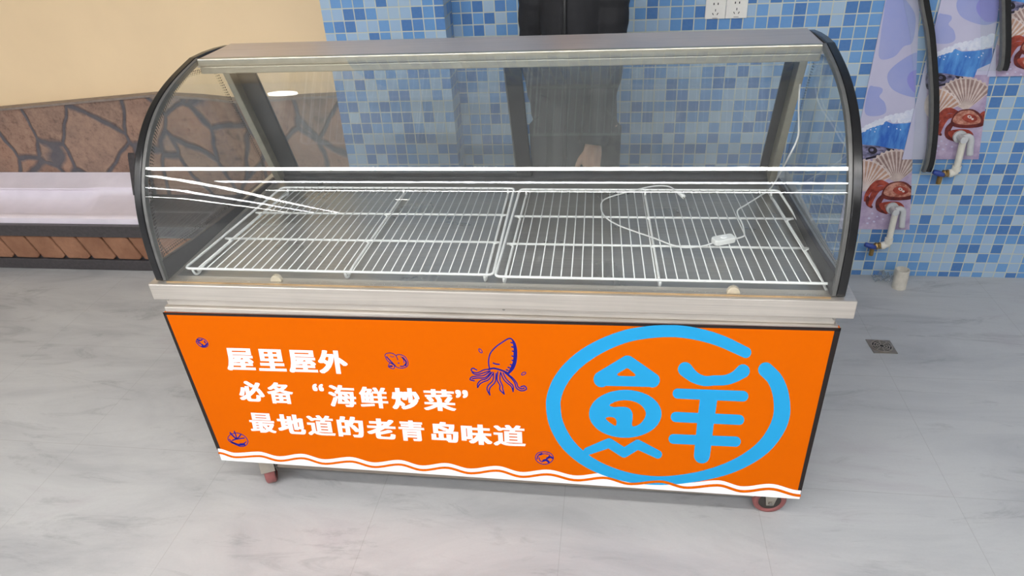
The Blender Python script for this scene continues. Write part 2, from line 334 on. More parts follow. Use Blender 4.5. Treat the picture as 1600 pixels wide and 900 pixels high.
 '老': [[143,0,210,0,211,56,212,58,288,58,318,17,356,17,381,31,381,49,380,54,341,104,304,144,399,145,400,191,251,192,220,216,182,243,181,245,181,257,183,258,241,237,286,216,324,216,329,219,349,238,348,258,315,272,268,289,226,302,184,313,181,315,181,333,187,348,193,350,214,353,290,353,301,351,313,341,318,324,320,299,322,295,360,295,374,302,386,307,386,326,381,361,376,373,371,384,355,396,328,400,175,400,146,397,128,390,117,375,114,357,113,283,58,311,21,310,0,285,1,265,43,247,74,231,137,193,136,192,8,192,7,147,9,145,142,144,142,105,42,105,41,60,43,58,142,58],[211,105,211,137,245,106]],
 '青': [[165,0,234,0,235,27,237,28,377,29,377,71,235,72,235,79,237,80,359,80,359,123,237,123,235,124,235,134,399,135,400,177,1,177,1,135,164,134,164,124,162,123,42,123,42,80,162,80,164,79,164,72,28,71,27,30,29,28,163,28],[58,185,345,185,346,364,342,384,329,395,316,397,302,399,221,399,212,375,212,356,271,355,275,352,277,346,276,332,129,331,127,333,126,400,58,400],[128,227,127,236,129,238,275,238,277,236,277,227,275,227],[128,278,127,289,129,291,275,291,277,289,277,279,275,278]],
 '岛': [[148,0,192,0,227,5,228,24,218,41,350,42,349,88,341,138,337,154,333,164,325,175,316,180,305,182,400,184,400,212,397,236,396,272,389,339,382,369,372,387,359,396,340,400,269,400,265,399,243,399,235,375,222,374,221,363,219,362,0,362,1,244,71,244,72,316,106,317,108,315,108,229,32,228,32,42,130,41,146,2],[158,88,194,103,242,126,247,129,248,138,255,138,258,136,265,126,272,97,271,88],[106,130,106,183,221,182,219,172,217,169,186,169,148,148],[181,229,181,317,221,316,222,243,293,244,293,351,294,353,296,353,301,350,310,337,315,312,321,266,322,229]],
 '味': [[222,0,289,0,290,67,378,67,378,115,291,115,290,117,290,167,395,168,394,216,311,217,321,237,346,276,369,303,400,332,400,350,378,375,338,375,313,349,290,319,289,399,222,400,220,313,184,354,155,376,116,376,109,365,97,352,97,333,130,309,139,299,138,298,67,298,65,331,0,330,0,37,144,37,146,39,147,67,220,67],[67,85,66,248,67,250,77,250,79,248,79,87,78,85],[147,115,147,167,221,167,220,115],[147,216,147,291,162,275,187,239,199,216]],
}
EMBLEM = [[1035.6,508.0,1058.1,508.1,1067.2,508.9,1078.8,510.4,1092.1,512.9,1103.0,515.5,1114.2,518.7,1123.2,521.8,1132.9,525.5,1144.4,530.6,1170.2,543.6,1171.4,544.6,1172.6,546.1,1173.8,549.4,1173.6,552.8,1172.2,555.7,1170.2,557.7,1168.4,558.7,1166.1,559.3,1162.9,559.1,1130.6,544.4,1119.6,540.1,1109.3,536.7,1092.6,532.3,1079.4,529.7,1066.2,527.8,1054.3,526.8,1036.9,526.8,1023.9,527.6,1011.4,528.9,995.2,531.4,984.3,533.9,976.5,536.1,963.9,540.7,952.1,545.8,939.9,552.0,929.2,558.3,915.8,567.7,904.8,577.0,896.2,586.0,889.0,595.2,883.9,603.5,879.7,612.5,876.9,621.6,875.9,627.1,875.7,629.9,876.3,641.6,877.8,651.8,879.9,659.1,884.4,669.9,890.4,680.6,895.8,688.3,902.8,696.3,908.0,701.3,911.5,704.2,913.0,701.2,914.9,699.7,948.2,685.5,950.6,684.8,953.6,685.0,955.7,685.9,975.2,698.5,993.7,687.4,995.4,687.0,998.2,687.2,1002.5,689.3,1029.0,703.3,1032.5,705.4,1033.4,706.6,1034.2,708.3,1034.4,709.2,1034.2,711.8,1033.4,713.5,1032.6,714.6,1031.4,715.5,1029.7,716.3,1027.1,716.5,1025.6,716.1,996.9,703.1,979.5,713.6,977.0,714.8,974.1,715.0,972.5,714.6,970.0,713.2,950.6,700.7,920.1,710.8,921.0,711.7,927.3,715.8,937.6,721.8,947.8,726.7,956.5,730.3,969.5,734.8,978.0,737.2,987.5,739.5,1000.1,741.8,1017.1,743.7,1030.3,744.3,1046.0,743.7,1063.9,741.8,1084.5,738.4,1098.7,735.2,1116.8,729.9,1133.2,723.8,1148.2,716.8,1158.7,710.9,1171.5,702.2,1179.6,695.6,1186.5,688.9,1193.0,681.0,1199.6,670.5,1204.6,660.5,1207.0,653.5,1208.1,649.1,1209.1,642.0,1209.1,633.9,1208.7,627.6,1208.0,621.0,1207.0,616.1,1205.3,609.9,1203.6,605.0,1199.9,597.7,1198.6,596.0,1194.0,591.4,1187.3,585.2,1185.7,582.6,1184.7,579.1,1184.7,576.6,1185.3,574.0,1187.3,570.5,1189.1,568.7,1191.7,567.1,1195.1,566.2,1197.7,566.1,1200.3,566.7,1203.1,568.1,1211.9,575.9,1218.5,582.8,1222.4,588.6,1224.8,592.9,1228.9,602.5,1231.2,609.5,1232.7,615.7,1234.4,627.4,1235.0,640.7,1234.6,646.7,1233.8,652.0,1231.8,659.9,1228.4,668.8,1223.1,679.0,1216.4,689.1,1208.4,698.9,1201.0,706.4,1193.4,712.6,1187.4,717.0,1178.4,722.7,1168.9,728.0,1159.3,732.7,1150.1,736.7,1141.6,739.9,1132.3,742.9,1122.1,745.7,1107.0,749.3,1093.6,752.0,1067.9,755.6,1053.7,756.9,1040.5,757.7,1031.5,757.8,1016.9,757.5,1004.4,756.5,994.2,755.4,982.9,753.7,972.7,751.6,960.3,748.4,951.6,745.7,940.8,742.0,931.0,738.0,924.4,735.0,915.1,730.1,904.6,723.4,898.4,718.9,892.3,713.9,886.7,708.8,879.6,701.6,874.5,695.3,869.6,688.2,864.4,679.0,860.6,670.9,857.2,661.6,855.5,655.0,854.0,645.8,853.2,637.4,853.0,628.8,853.4,624.0,854.6,617.4,856.3,611.0,859.9,601.0,863.1,594.2,867.1,587.3,872.2,579.9,877.3,573.5,882.0,568.2,891.6,559.1,898.9,553.0,908.0,546.4,918.0,540.0,926.6,535.2,934.6,531.2,946.9,525.7,957.4,521.6,966.9,518.4,975.9,515.7,985.4,513.5,997.1,511.4,1013.7,509.3,1023.0,508.5],[979.0,555.6,982.9,555.8,985.2,556.5,987.0,557.5,1026.6,585.1,1028.6,587.1,1029.4,588.4,1030.2,589.9,1031.0,592.9,1031.0,595.3,1030.6,597.2,1028.6,601.1,1026.6,603.1,1025.4,603.9,1023.9,604.6,1020.9,605.4,1018.3,605.4,1015.0,604.5,951.6,603.0,946.9,603.0,943.2,604.6,941.2,605.0,938.7,605.0,934.6,603.9,931.6,601.9,929.8,599.9,928.8,598.3,927.9,595.9,927.5,593.8,927.5,591.4,928.2,588.2,929.8,585.2,931.6,583.2,935.6,580.6,974.8,556.9,976.5,556.1],[1069.3,565.8,1073.0,566.0,1076.5,567.4,1079.6,570.1,1085.3,577.5,1089.7,581.9,1093.1,584.1,1096.5,585.8,1100.0,587.1,1102.7,587.6,1105.9,587.7,1114.6,586.5,1128.0,586.5,1134.2,585.6,1139.7,583.5,1143.9,581.2,1147.0,578.9,1154.7,571.1,1157.8,569.6,1159.9,569.2,1162.0,569.2,1164.0,569.6,1166.6,570.8,1168.8,572.6,1170.0,574.2,1171.1,576.6,1171.5,578.7,1171.5,580.9,1171.1,582.8,1169.9,585.4,1168.8,586.9,1166.6,588.7,1154.2,595.4,1147.8,598.0,1141.7,600.1,1136.3,601.4,1129.7,602.2,1114.9,602.4,1106.8,603.3,1101.0,603.3,1097.8,602.9,1088.3,600.5,1082.1,598.0,1077.9,596.0,1069.5,590.4,1063.7,586.1,1061.7,584.1,1060.1,581.3,1059.3,578.3,1059.3,575.9,1060.1,572.9,1061.7,570.1,1063.7,568.1,1066.4,566.5],[979.2,575.2,966.4,582.9,964.2,585.2,964.7,585.9,966.7,587.3,970.1,587.5,990.8,588.0,993.1,586.9,992.4,584.8,991.5,583.8,982.1,576.1],[1057.9,607.0,1162.0,610.7,1163.7,611.1,1166.4,612.7,1167.8,614.3,1168.9,616.3,1169.3,618.0,1169.2,620.2,1168.9,621.7,1167.3,624.5,1165.7,625.9,1163.7,626.9,1162.0,627.3,1159.0,627.3,1120.6,625.7,1117.5,646.3,1152.7,647.9,1155.9,648.1,1158.0,648.7,1160.0,649.9,1161.0,650.9,1162.2,653.0,1162.8,655.0,1162.8,656.9,1162.2,659.1,1161.0,661.1,1160.0,662.2,1158.0,663.4,1155.7,664.0,1115.5,662.1,1115.2,662.6,1113.2,679.4,1113.3,680.8,1147.1,681.9,1150.5,682.1,1152.7,682.7,1154.7,683.9,1155.7,684.9,1157.3,688.1,1157.5,689.2,1157.3,692.0,1155.7,695.1,1153.5,697.0,1150.5,698.0,1111.2,696.3,1109.2,713.0,1107.8,717.3,1106.1,719.9,1104.1,721.7,1102.5,722.7,1099.2,723.8,1095.5,724.0,1091.4,722.9,1088.4,720.9,1086.2,718.4,1084.7,714.9,1084.3,712.8,1084.3,710.4,1085.8,695.0,1051.3,693.4,1049.6,693.0,1047.4,691.8,1046.2,690.6,1045.0,688.4,1044.6,686.7,1044.6,684.9,1045.0,683.4,1046.2,681.2,1047.4,679.9,1049.6,678.7,1051.3,678.3,1054.5,678.3,1087.2,679.7,1087.4,679.5,1087.7,678.1,1089.2,661.0,1054.9,659.4,1052.8,658.9,1050.8,657.7,1049.8,656.6,1048.6,654.6,1048.0,652.4,1048.0,650.5,1048.6,648.4,1049.8,646.4,1050.8,645.4,1054.0,643.8,1057.9,643.6,1087.4,645.1,1090.9,645.1,1091.2,644.2,1093.5,624.4,1061.1,623.0,1057.9,622.8,1055.8,622.2,1053.8,621.0,1052.0,618.7,1051.2,616.8,1051.0,614.0,1051.6,611.8,1052.8,609.8,1055.1,607.9],[973.1,609.2,980.5,609.2,987.3,609.8,995.9,611.3,1003.7,613.6,1012.4,617.3,1018.9,621.4,1022.9,624.6,1027.5,629.6,1031.1,635.6,1033.0,641.1,1033.6,644.8,1033.6,648.4,1033.0,652.2,1031.1,657.6,1027.5,663.6,1022.9,668.6,1018.9,671.8,1014.1,674.9,1008.0,677.9,1001.4,680.4,995.9,681.9,990.1,683.0,983.5,683.8,980.5,684.0,970.3,683.8,961.6,682.7,955.7,681.3,950.3,679.6,943.8,677.0,939.9,674.9,934.3,671.3,930.9,668.4,925.9,662.8,923.5,659.1,921.3,653.7,920.5,649.9,920.3,645.0,921.3,639.5,922.6,636.0,925.9,630.4,928.5,627.1,932.4,623.5,935.6,621.0,939.9,618.3,945.9,615.3,953.1,612.6,958.0,611.3,966.7,609.8],[974.4,625.3,966.9,626.2,960.6,627.9,953.9,631.4,952.4,632.9,952.7,633.8,954.2,634.9,958.2,636.0,961.0,636.2,967.4,635.6,976.3,635.8,979.5,636.4,982.5,637.7,984.8,639.6,986.5,641.9,987.7,644.3,988.5,646.9,988.3,655.6,987.5,661.1,987.5,663.9,988.0,665.3,989.4,666.2,992.0,666.0,995.2,664.9,1000.2,662.0,1002.9,659.6,1006.1,655.3,1007.9,652.0,1008.9,648.8,1009.1,645.6,1008.7,643.5,1007.2,639.9,1005.8,637.7,1003.5,634.9,999.6,631.6,997.1,630.0,992.9,628.1,987.8,626.6,983.5,625.8,977.4,625.3],[950.8,651.5,947.8,652.3,946.5,653.2,946.4,654.0,947.2,655.5,951.5,659.4,956.9,663.1,960.3,664.9,961.2,665.1,962.3,664.9,963.1,663.1,963.5,658.8,963.1,657.1,961.8,654.7,959.8,652.9,957.8,652.1,954.4,651.5]]
# ------------------------------------------------------------------ the setting
WALL_Y, PIL_Y, LEFT_Y = 1.563, 1.42, 1.90
PIL_X0, PIL_X1 = 0.037, 0.552
M_TILE = tiles('blue_mosaic_wall_tile', 0, 2.222-.048*60, 1.179-.048*40)
M_TILE_P = tiles('blue_mosaic_pillar_tile', 0, 0.079-.048*10, 1.235-.048*40)
M_TILE_S = tiles('blue_mosaic_pillar_side_tile', 1, PIL_Y, 1.235-.048*40)
M_CREAM = plain('cream_wall_paint', srgb(248, 220, 178), .75, vary=.03, scale=3)
M_STONE = stone_mat('brown_crazy_paving_stone', 3.1, (0, .5, 0), (1.25, 1, .85))
M_WHITE_PAINT = plain('white_ceiling_paint', srgb(225, 224, 220), .8, vary=.02, scale=2)
M_BLACKSTONE = plain('black_granite', srgb(70, 66, 68), .35, vary=.2, scale=60)

bm = B(); box(bm, -11, 6, -22, 1.98, -.1, 0); struct(obj('floor', bm, floor_mat()))
bm = B(); box(bm, -11, 7, -22, 2.3, 3.02, 3.12); struct(obj('ceiling', bm, M_WHITE_PAINT))
bm = B(); box(bm, PIL_X1, 6, WALL_Y, WALL_Y+.12, 0, 3.02); struct(obj('wall_back', bm, M_TILE))
bm = B(); box(bm, PIL_X0, PIL_X1-.0005, PIL_Y, LEFT_Y, 0, 3.02); o = struct(obj('wall_pillar', bm, [M_TILE_P, M_TILE_S]))
for p in o.data.polygons:
    if abs(p.normal.x) > .5: p.material_index = 1
bm = B(); box(bm, -6, PIL_X0, LEFT_Y, LEFT_Y+.12, 0, 3.02); struct(obj('wall_left_back', bm, M_CREAM))

# stone cladding on the cream wall, its top edge as seen
top = [on(u, v, 'y', LEFT_Y-.05) for u, v in ((-330, 205), (0, 172), (120, 161), (240, 150), (310, 154), (380, 161), (450, 155), (530, 149))]
top[-1].x = PIL_X0-.001
poly = [Vector((p.x, LEFT_Y-.05, p.z)) for p in top]+[Vector((PIL_X0-.001, LEFT_Y-.05, 0)), Vector((top[0].x, LEFT_Y-.05, 0))]
bm = B(); prism(bm, poly, (0, .0495, 0)); struct(obj('wall_stone_cladding', bm, M_STONE))
bm = B()
for a, b in zip(top[:-1], top[1:]):
    prism(bm, [Vector((a.x, LEFT_Y-.062, a.z-.002)), Vector((b.x, LEFT_Y-.062, b.z-.002)), Vector((b.x, LEFT_Y-.062, b.z+.010)), Vector((a.x, LEFT_Y-.062, a.z+.010))], (0, .0615, 0))
struct(obj('trim_1', bm, plain('grey_stone_cap', srgb(140, 126, 116), .6, vary=.15)))

# low stone platform with the white trough
PF = 1.455
t = empty('stone_platform', 'low stone-faced platform with black granite ledge along the cream wall', 'platform', (-1.4, 1.6, 0))
bm = B(); box(bm, -3.6, PIL_X0-.002, PF-.004, LEFT_Y-.052, .0, .062); obj('plinth', bm, M_BLACKSTONE, t, bevel=.004)
bm = B(); box(bm, -3.6, PIL_X0-.002, PF+.02, LEFT_Y-.052, .0622, .205); obj('core', bm, plain('grey_mortar', srgb(92, 88, 92), .85), t)
# facing stones, leaning parallelograms
M_RISER = NT('orange_brown_stone')
n = M_RISER.noise(M_RISER.pos(), 35, 7, .65); n2 = M_RISER.noise(M_RISER.pos(), 7, 3)
M_RISER.set(M_RISER.mix(M_RISER.math('MULTIPLY', n, .6), M_RISER.ramp(n2, [(.35, srgb(146, 104, 80)), (.65, srgb(174, 128, 100))]), srgb(126, 90, 72)), .8, 0, .25)
M_RISER.bump(n, .8, .01); M_RISER = M_RISER.m
bm = B(); x = -3.55
while x < -.12:
    w = .155+random.uniform(-.008, .008); l = -.055; g = .013
    q = [(x+.052+g, .068), (x+w+.03, .066), (x+w+.05, .082), (x+w-.004, .2), (x+g-.004, .2)]
    prism(bm, [Vector((px, PF-.002, pz)) for px, pz in q], (0, .0215, 0)); x += w
obj('facing_stones', bm, M_RISER, t, bevel=.006)
bm = B(); box(bm, -3.6, PIL_X0-.002, PF-.02, LEFT_Y-.052, .2055, .270); obj('ledge', bm, M_BLACKSTONE, t, bevel=.004)

# white trough: rim, sunken rounded basin, deck rising to the wall
M_TROUGH = plain('white_glazed_trough', srgb(236, 228, 238), .3, vary=.04, scale=9)
t = empty('water_trough', 'white trough with rounded sunken basin on the black-edged stone platform', 'trough', (-2.2, 1.6, .2705))
def trough_section(x, depth):
    y0, y1 = PF+.005, LEFT_Y-.056
    d = depth/.06                               # 0 at the closed end, 1 along the basin
    sk = lambda P: [(px+(y1-py)*.50*max(0, min(1, (px+2.2)/.8)), py, pz) for px, py, pz in P]   # the end is cut askew
    return sk([(x, y0, .2705), (x, y0, .300), (x, y0+.012, .307), (x, y0+.035, .308), (x, y0+.045, .306), (x, y0+.075, .306-.026*d), (x, y0+.11, .307-.036*d),
            (x, y0+.19, .312-.036*d), (x, y0+.245, .318-.030*d), (x, y0+.272, .325-.016*d), (x, y0+.280, .338), (x, y0+.279-.014*d, .348), (x, y0+.280-.014*d, .356), (x, y0+.29, .362), (x, y1, .402), (x, y1, .2705)])
bm = B(); rings = []
for xx, d in ((-3.55, .06), (-3.0, .06), (-2.4, .06), (-1.9, .06), (-1.76, .06), (-1.69, .055), (-1.645, .045), (-1.61, .022), (-1.585, 0), (-1.335, 0), (-1.325, 0)):
    rings.append(trough_section(xx, d))
loft(bm, rings)
obj('basin', bm, M_TROUGH, t, True).data.set_sharp_from_angle(angle=.9)
bm = B(); q0 = [on(u, 243, 'y', LEFT_Y-.085) for u in (199, 209)]; q1 = [on(u, 332, 'y', PF+.24) for u in (217, 229)]
up_ = Vector((0, .012, .014))
for p in q1: p.z = max(p.z, .327)
loft(bm, [[q0[0], q0[1], q0[1]+up_, q0[0]+up_], [q1[0], q1[1], q1[1]+up_, q1[0]+up_]])
obj('end_bar', bm, M_BLACKSTONE, t, bevel=.004)

# ceiling lamps: linear strips and round downlights
M_HOUSING = plain('white_lamp_housing', srgb(230, 230, 228), .5, vary=.02)
M_STRIP = emit('lit_strip_diffuser', (1, .985, .965, 1), STRIP_POWER)
M_STRIPB = emit('lit_strip_diffuser_cool', (.90, .93, 1, 1), STRIP_POWER)
M_DOWN = emit('lit_downlight_lens', (1, .95, .88, 1), DOWN_POWER)
def ribbon(bm, P, h, z0, z1):
    P = [Vector((x, y, 0)) for x, y in P]; N = len(P); rings = []
    for i in range(N):
        t = (P[min(i+1, N-1)]-P[max(i-1, 0)]).normalized(); s = Vector((-t.y, t.x, 0))*h
        rings.append([P[i]+s+Vector((0, 0, z0)), P[i]-s+Vector((0, 0, z0)), P[i]-s+Vector((0, 0, z1)), P[i]+s+Vector((0, 0, z1))])
    loft(bm, rings)
def strip(P, hw, mat, label):
    t = empty('ceiling_light', label, 'ceiling light', (P[0][0], P[0][1], 3.02), 'linear ceiling lights')
    bm = B(); ribbon(bm, P, hw+.015, 2.995, 3.0195); obj('housing', bm, M_HOUSING, t, bevel=.003)
    bm = B(); ribbon(bm, P, hw, 2.985, 2.9948); obj('diffuser', bm, mat, t)
strip([(-1.75, -1.60), (3.2, -1.60)], .075, M_STRIP, 'nearest cross-running linear ceiling light, mirrored as the topmost line in the curved glass')
strip([(-1.64, -2.48), (3.5, -2.48)], .065, M_STRIPB, 'second cross-running linear ceiling light, mirrored as the bluish line in the curved glass')
strip([(-1.75, -3.62), (4.0, -3.62)], .055, M_STRIP, 'third cross-running linear ceiling light, mirrored as the thin lowest full-width line')
strip([(-1.93, -2.0), (-1.86, -2.4), (-1.95, -3.2), (-2.37, -4.69), (-5.36, -13.45), (-8.0, -21.2)], .05, M_STRIP, 'receding linear ceiling light, mirrored as the upper slanting line at the left of the glass')
strip([(-2.66, -3.2), (-2.62, -3.7), (-2.76, -4.14), (-3.18, -5.53), (-3.96, -7.81), (-8.9, -21.2)], .055, M_STRIPB, 'receding linear ceiling light, mirrored as the middle slanting bluish line in the glass')
strip([(-4.02, -5.3), (-3.95, -5.8), (-4.09, -6.37), (-4.91, -8.6), (-6.35, -12.4), (-9.85, -21.2)], .05, M_STRIP, 'receding linear ceiling light, mirrored as the lowest slanting line in the glass')
for px, py, lab in ((-.617, 1.36, 'round ceiling downlight near the cream wall, mirrored high on the left of the glass'), (-1.161, -5.833, 'round ceiling downlight far behind the cabinet front, mirrored above the left rack')):
    t = empty('ceiling_downlight', lab, 'ceiling light', (px, py, 3.02), 'ceiling downlights')
    bm = B(); cyl(bm, (px, py, 3.0), (px, py, 3.0195), .11, 32); obj('trim_ring', bm, M_HOUSING, t)
    bm = B(); cyl(bm, (px, py, 2.995), (px, py, 2.9998), .085, 32); obj('lens', bm, M_DOWN, t)

# ------------------------------------------------------------------ the display cabinet
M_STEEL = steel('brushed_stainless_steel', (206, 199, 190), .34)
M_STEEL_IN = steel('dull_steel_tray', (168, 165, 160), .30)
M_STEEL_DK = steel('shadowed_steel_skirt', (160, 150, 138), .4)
M_ALU = plain('anodised_aluminium', srgb(176, 172, 158), .38, .75, vary=.08)
M_BLACK_TRIM = plain('glossy_black_trim', srgb(20, 20, 22), .25, 0, .5, vary=.2)
M_GREY_TRIM = plain('grey_gasket', srgb(104, 104, 102), .4, .3, vary=.12)
M_DOORFRAME = plain('dark_grey_door_frame', srgb(84, 84, 86), .35, .4, vary=.12, scale=18)
M_SKIRT = plain('black_plastic_skirt', srgb(46, 43, 45), .45, vary=.1)
M_GLASS = glass('clear_curved_glass', (.985, .995, .99, 1), .004)
M_SIDEGLASS = glass('clear_side_glass', (.975, .99, .985, 1), .012)
M_PANE = glass('dusty_door_glass', (.975, .985, .985, 1), .07, (.74, .76, .77, 1), True, .085)
M_BEIGE = plain('beige_plastic', srgb(206, 192, 168), .5, vary=.08)
M_BOLT = plain('zinc_bolt', srgb(160, 156, 150), .35, .9)
X0, X1 = 0.0, 1.8
case = empty('display_cabinet', 'stainless steel curved-glass display cabinet on castors with orange front panel', 'display cabinet', (.9, .38, 0))

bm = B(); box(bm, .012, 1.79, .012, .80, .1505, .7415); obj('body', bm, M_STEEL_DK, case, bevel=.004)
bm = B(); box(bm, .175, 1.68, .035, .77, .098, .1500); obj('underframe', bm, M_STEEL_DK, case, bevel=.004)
bm = B(); box(bm, .004, 1.796, .0, .81, .722, .7405); obj('lower_trim', bm, M_STEEL, case, bevel=.003)
bm = B(); box(bm, .012, 1.788, .008, .80, .7408, .7655); obj('upper_trim', bm, M_STEEL, case, bevel=.003)
# counter: front lip, ring and sunken tray
bm = B()
LX0, LX1, LY0, LY1 = -.016, 1.825, -.004, .83
def ring_rect(bm, o, i, z0, z1):
    ov = [(o[0], o[2]), (o[1], o[2]), (o[1], o[3]), (o[0], o[3])]; iv = [(i[0], i[2]), (i[1], i[2]), (i[1], i[3]), (i[0], i[3])]
    V = {}
    for k, (ring, z) in enumerate(((ov, z0), (ov, z1), (iv, z0), (iv, z1))): V[k] = [bm.verts.new((x, y, z)) for x, y in ring]
    for a in range(4):
        b = (a+1) % 4
        for p, q in ((0, 1), (1, 3), (3, 2), (2, 0)):
            bm.faces.new((V[p][a], V[p][b], V[q][b], V[q][a]))
ring_rect(bm, (LX0, LX1, LY0, LY1), (.022, 1.778, .048, .775), .7658, .816)
obj('counter_rim', bm, M_STEEL, case, bevel=.003)
bm = B(); box(bm, .0215, 1.7785, .0475, .7755, .790, .7985); obj('tray_floor', bm, M_STEEL_IN, case)

# arc of the glass in depth and height
PROF = [(.012, .818), (.010, .86), (.011, .896), (.014, .94), (.02, .985), (.032, 1.035), (.05, 1.08), (.078, 1.125), (.112, 1.167), (.155, 1.208), (.22, 1.25), (.32, 1.287), (.46, 1.314)]
def bspline(P, n):                          # C2 curve, so that the mirrored lamps stay smooth
    Q = [(2*P[0][0]-P[1][0], 2*P[0][1]-P[1][1])]+P+[(2*P[-1][0]-P[-2][0], 2*P[-1][1]-P[-2][1])]; out = []
    for i in range(len(Q)-3):
        for k in range(n+(1 if i == len(Q)-4 else 0)):
            t = k/n; w = ((1-t)**3/6, (3*t**3-6*t*t+4)/6, (-3*t**3+3*t*t+3*t+1)/6, t**3/6)
            out.append(tuple(sum(w[j]*Q[i+j][c] for j in range(4)) for c in (0, 1)))
    return out
ARC = bspline(PROF, 10)
def arc_normals(A):
    out = []
    for i in range(len(A)):
        a, b = A[max(i-1, 0)], A[min(i+1, len(A)-1)]
        ty, tz = b[0]-a[0], b[1]-a[1]; l = math.hypot(ty, tz); out.append((-tz/l, ty/l))   # outward: to the front and up
    return out
def arc_sheet(bm, A, x0, x1, d0, d1, mi=0):
    N = arc_normals(A)
    loft(bm, [[(x0, y+n[0]*d0, z+n[1]*d0), (x1, y+n[0]*d0, z+n[1]*d0), (x1, y+n[0]*d1, z+n[1]*d1), (x0, y+n[0]*d1, z+n[1]*d1)] for (y, z), n in zip(A, N)], mi=mi)
bm = B(); arc_sheet(bm, ARC, X0+.022, X1-.022, -.007, -.003); o = obj('front_glass', bm, M_GLASS, case)
for p in o.data.polygons: p.use_smooth = True
o.data.set_sharp_from_angle(angle=.6)
# black arc trims at both ends, running back over the side of the top
FULL = ARC+[(.53, 1.3145), (.60, 1.311), (.672, 1.304)]
for x0, x1, gx0, gx1, gl in ((X0, X0+.021, X0+.0212, X0+.031, 'left'), (X1-.021, X1, X1-.031, X1-.0212, 'right')):
    bm = B(); arc_sheet(bm, FULL, x0, x1, -.020, .0); obj('arc_trim', bm, M_BLACK_TRIM, case, bevel=.003)
    bm = B(); arc_sheet(bm, ARC, gx0, gx1, -.018, -.001); obj('glass_gasket', bm, M_GREY_TRIM, case, bevel=.002)
# rear plane, leaning
RA, RB = Vector((0, .585, 1.262)), Vector((0, .765, .800)); RT = RB-RA; RN = Vector((0, RT.z, -RT.y)).normalized()
if RN.y > 0: RN = -RN
def rear(u, v): return on_plane(u, v, RA, RN)
def rp(x, s, d=0):                             # x, share of the way down the rear plane, depth behind it
    p = RA+RT*s; return Vector((x, p.y, p.z))-RN*d
# side glass with the printed dot border
side = [(y, z) for y, z in ARC if z > .825]
for sx, lab in ((X0+.016, 'left'), (X1-.016, 'right')):
    poly = [Vector((sx, y+.020, z-.010)) for y, z in side]+[Vector((sx, .585, 1.29)), Vector((sx, .755, .835)), Vector((sx, .755, .803)), Vector((sx, .03, .8165))]
    bm = B(); prism(bm, [p-Vector((.0025, 0, 0)) for p in poly], (.005, 0, 0)); g = obj('side_glass', bm, M_SIDEGLASS, case)
    # dots along the edge
    inner = [Vector((sx, y+.036, z-.014)) for y, z in side[4:-6]]+[Vector((sx, .55, 1.265)), Vector((sx, .62, 1.10)), Vector((sx, .70, .90)), Vector((sx, .66, .842)), Vector((sx, .4, .856)), Vector((sx, .2, .868)), Vector((sx, .03, .882))]
    cen = sum(inner, Vector())/len(inner); off = .0035*(1 if lab == 'left' else -1)
    bm = B(); dn = 0
    pts = inner+[inner[0]]; acc = 0
    for a, b in zip(pts[:-1], pts[1:]):
        L = (b-a).length
        while acc < L:
            p = a+(b-a)*(acc/L); inw = (cen-p).normalized()
            for k, (dd, r) in enumerate(((0, .0030), (.0080, .0024), (.0150, .0016))):
                q = p+inw*dd+(b-a).normalized()*(.0046 if k % 2 else 0)
                vs = [bm.verts.new((sx+off, q.y+r*math.cos(t), q.z+r*math.sin(t))) for t in [2*math.pi*i/6 for i in range(6)]]
                bm.faces.new(vs)
            acc += .0092
        acc -= L
    obj('printed_dot_border', bm, plain('dark_enamel_dots', srgb(70, 66, 62), .6), g)
    bm = B(); prism(bm, [Vector((sx+.004*(1 if lab == 'left' else -1), y, z)) for y, z in ((.022, .8162), (.022, .876), (.2, .858), (.48, .842), (.735, .828), (.748, .8162))], (.012*(1 if lab == 'left' else -1), 0, 0))
    obj('inner_skirt', bm, M_SKIRT, case, bevel=.002)
# top
bm = B(); box(bm, X0+.0215, X1-.0215, .452, .672, 1.285, 1.3085); obj('top_panel', bm, steel('dusty_top_steel', (212, 200, 192), .45), case, bevel=.004)
bm = B(); box(bm, X0+.032, X1-.032, .444, .462, 1.2905, 1.3125); box(bm, X0+.032, X1-.032, .450, .47, 1.268, 1.2895)
obj('front_rail', bm, M_ALU, case, bevel=.003)
# rear posts, frames and two sliding doors
def slab(bm, x0, x1, s0, s1, d0, d1, mi=0):
    loft(bm, [[rp(x0, s, d0), rp(x1, s, d0), rp(x1, s, d1), rp(x0, s, d1)] for s in (s0, s1)], mi=mi)
for a, b in ((.034, .056), (1.744, 1.766)):
    bm = B(); slab(bm, a, b, -.03, .955, -.03, .02); obj('rear_post', bm, M_ALU, case, bevel=.002)
bm = B(); slab(bm, .050, 1.750, -.03, .035, -.006, .03); slab(bm, .050, 1.750, .955, .995, -.006, .03); obj('door_track', bm, M_DOORFRAME, case, bevel=.002)
for x0, x1, d, in ((.051, .962, .010), (.905, 1.749, .024)):
    fw = .066
    xi0, xi1 = (x0+.068, .912) if x0 < .5 else (.936, x1-.030)
    bm = B()
    slab(bm, x0, xi0, .036, .954, d-.006, d+.006); slab(bm, xi1, x1, .036, .954, d-.006, d+.006)
    slab(bm, xi0, xi1, .036, .062, d-.006, d+.006); slab(bm, xi0, xi1, .925, .954, d-.006, d+.006)
    dr = obj('sliding_door', bm, M_DOORFRAME, case, bevel=.0015)
    bm = B(); slab(bm, xi0-.002, xi1+.002, .060, .927, d-.002, d+.002); obj('door_pane', bm, M_PANE, dr)
bm = B(); box(bm, .034, 1.766, .0065, .0105, .8162, .8190); obj('sealant', bm, plain('aged_tan_sealant', srgb(170, 142, 104), .6, vary=.25, scale=14), case)
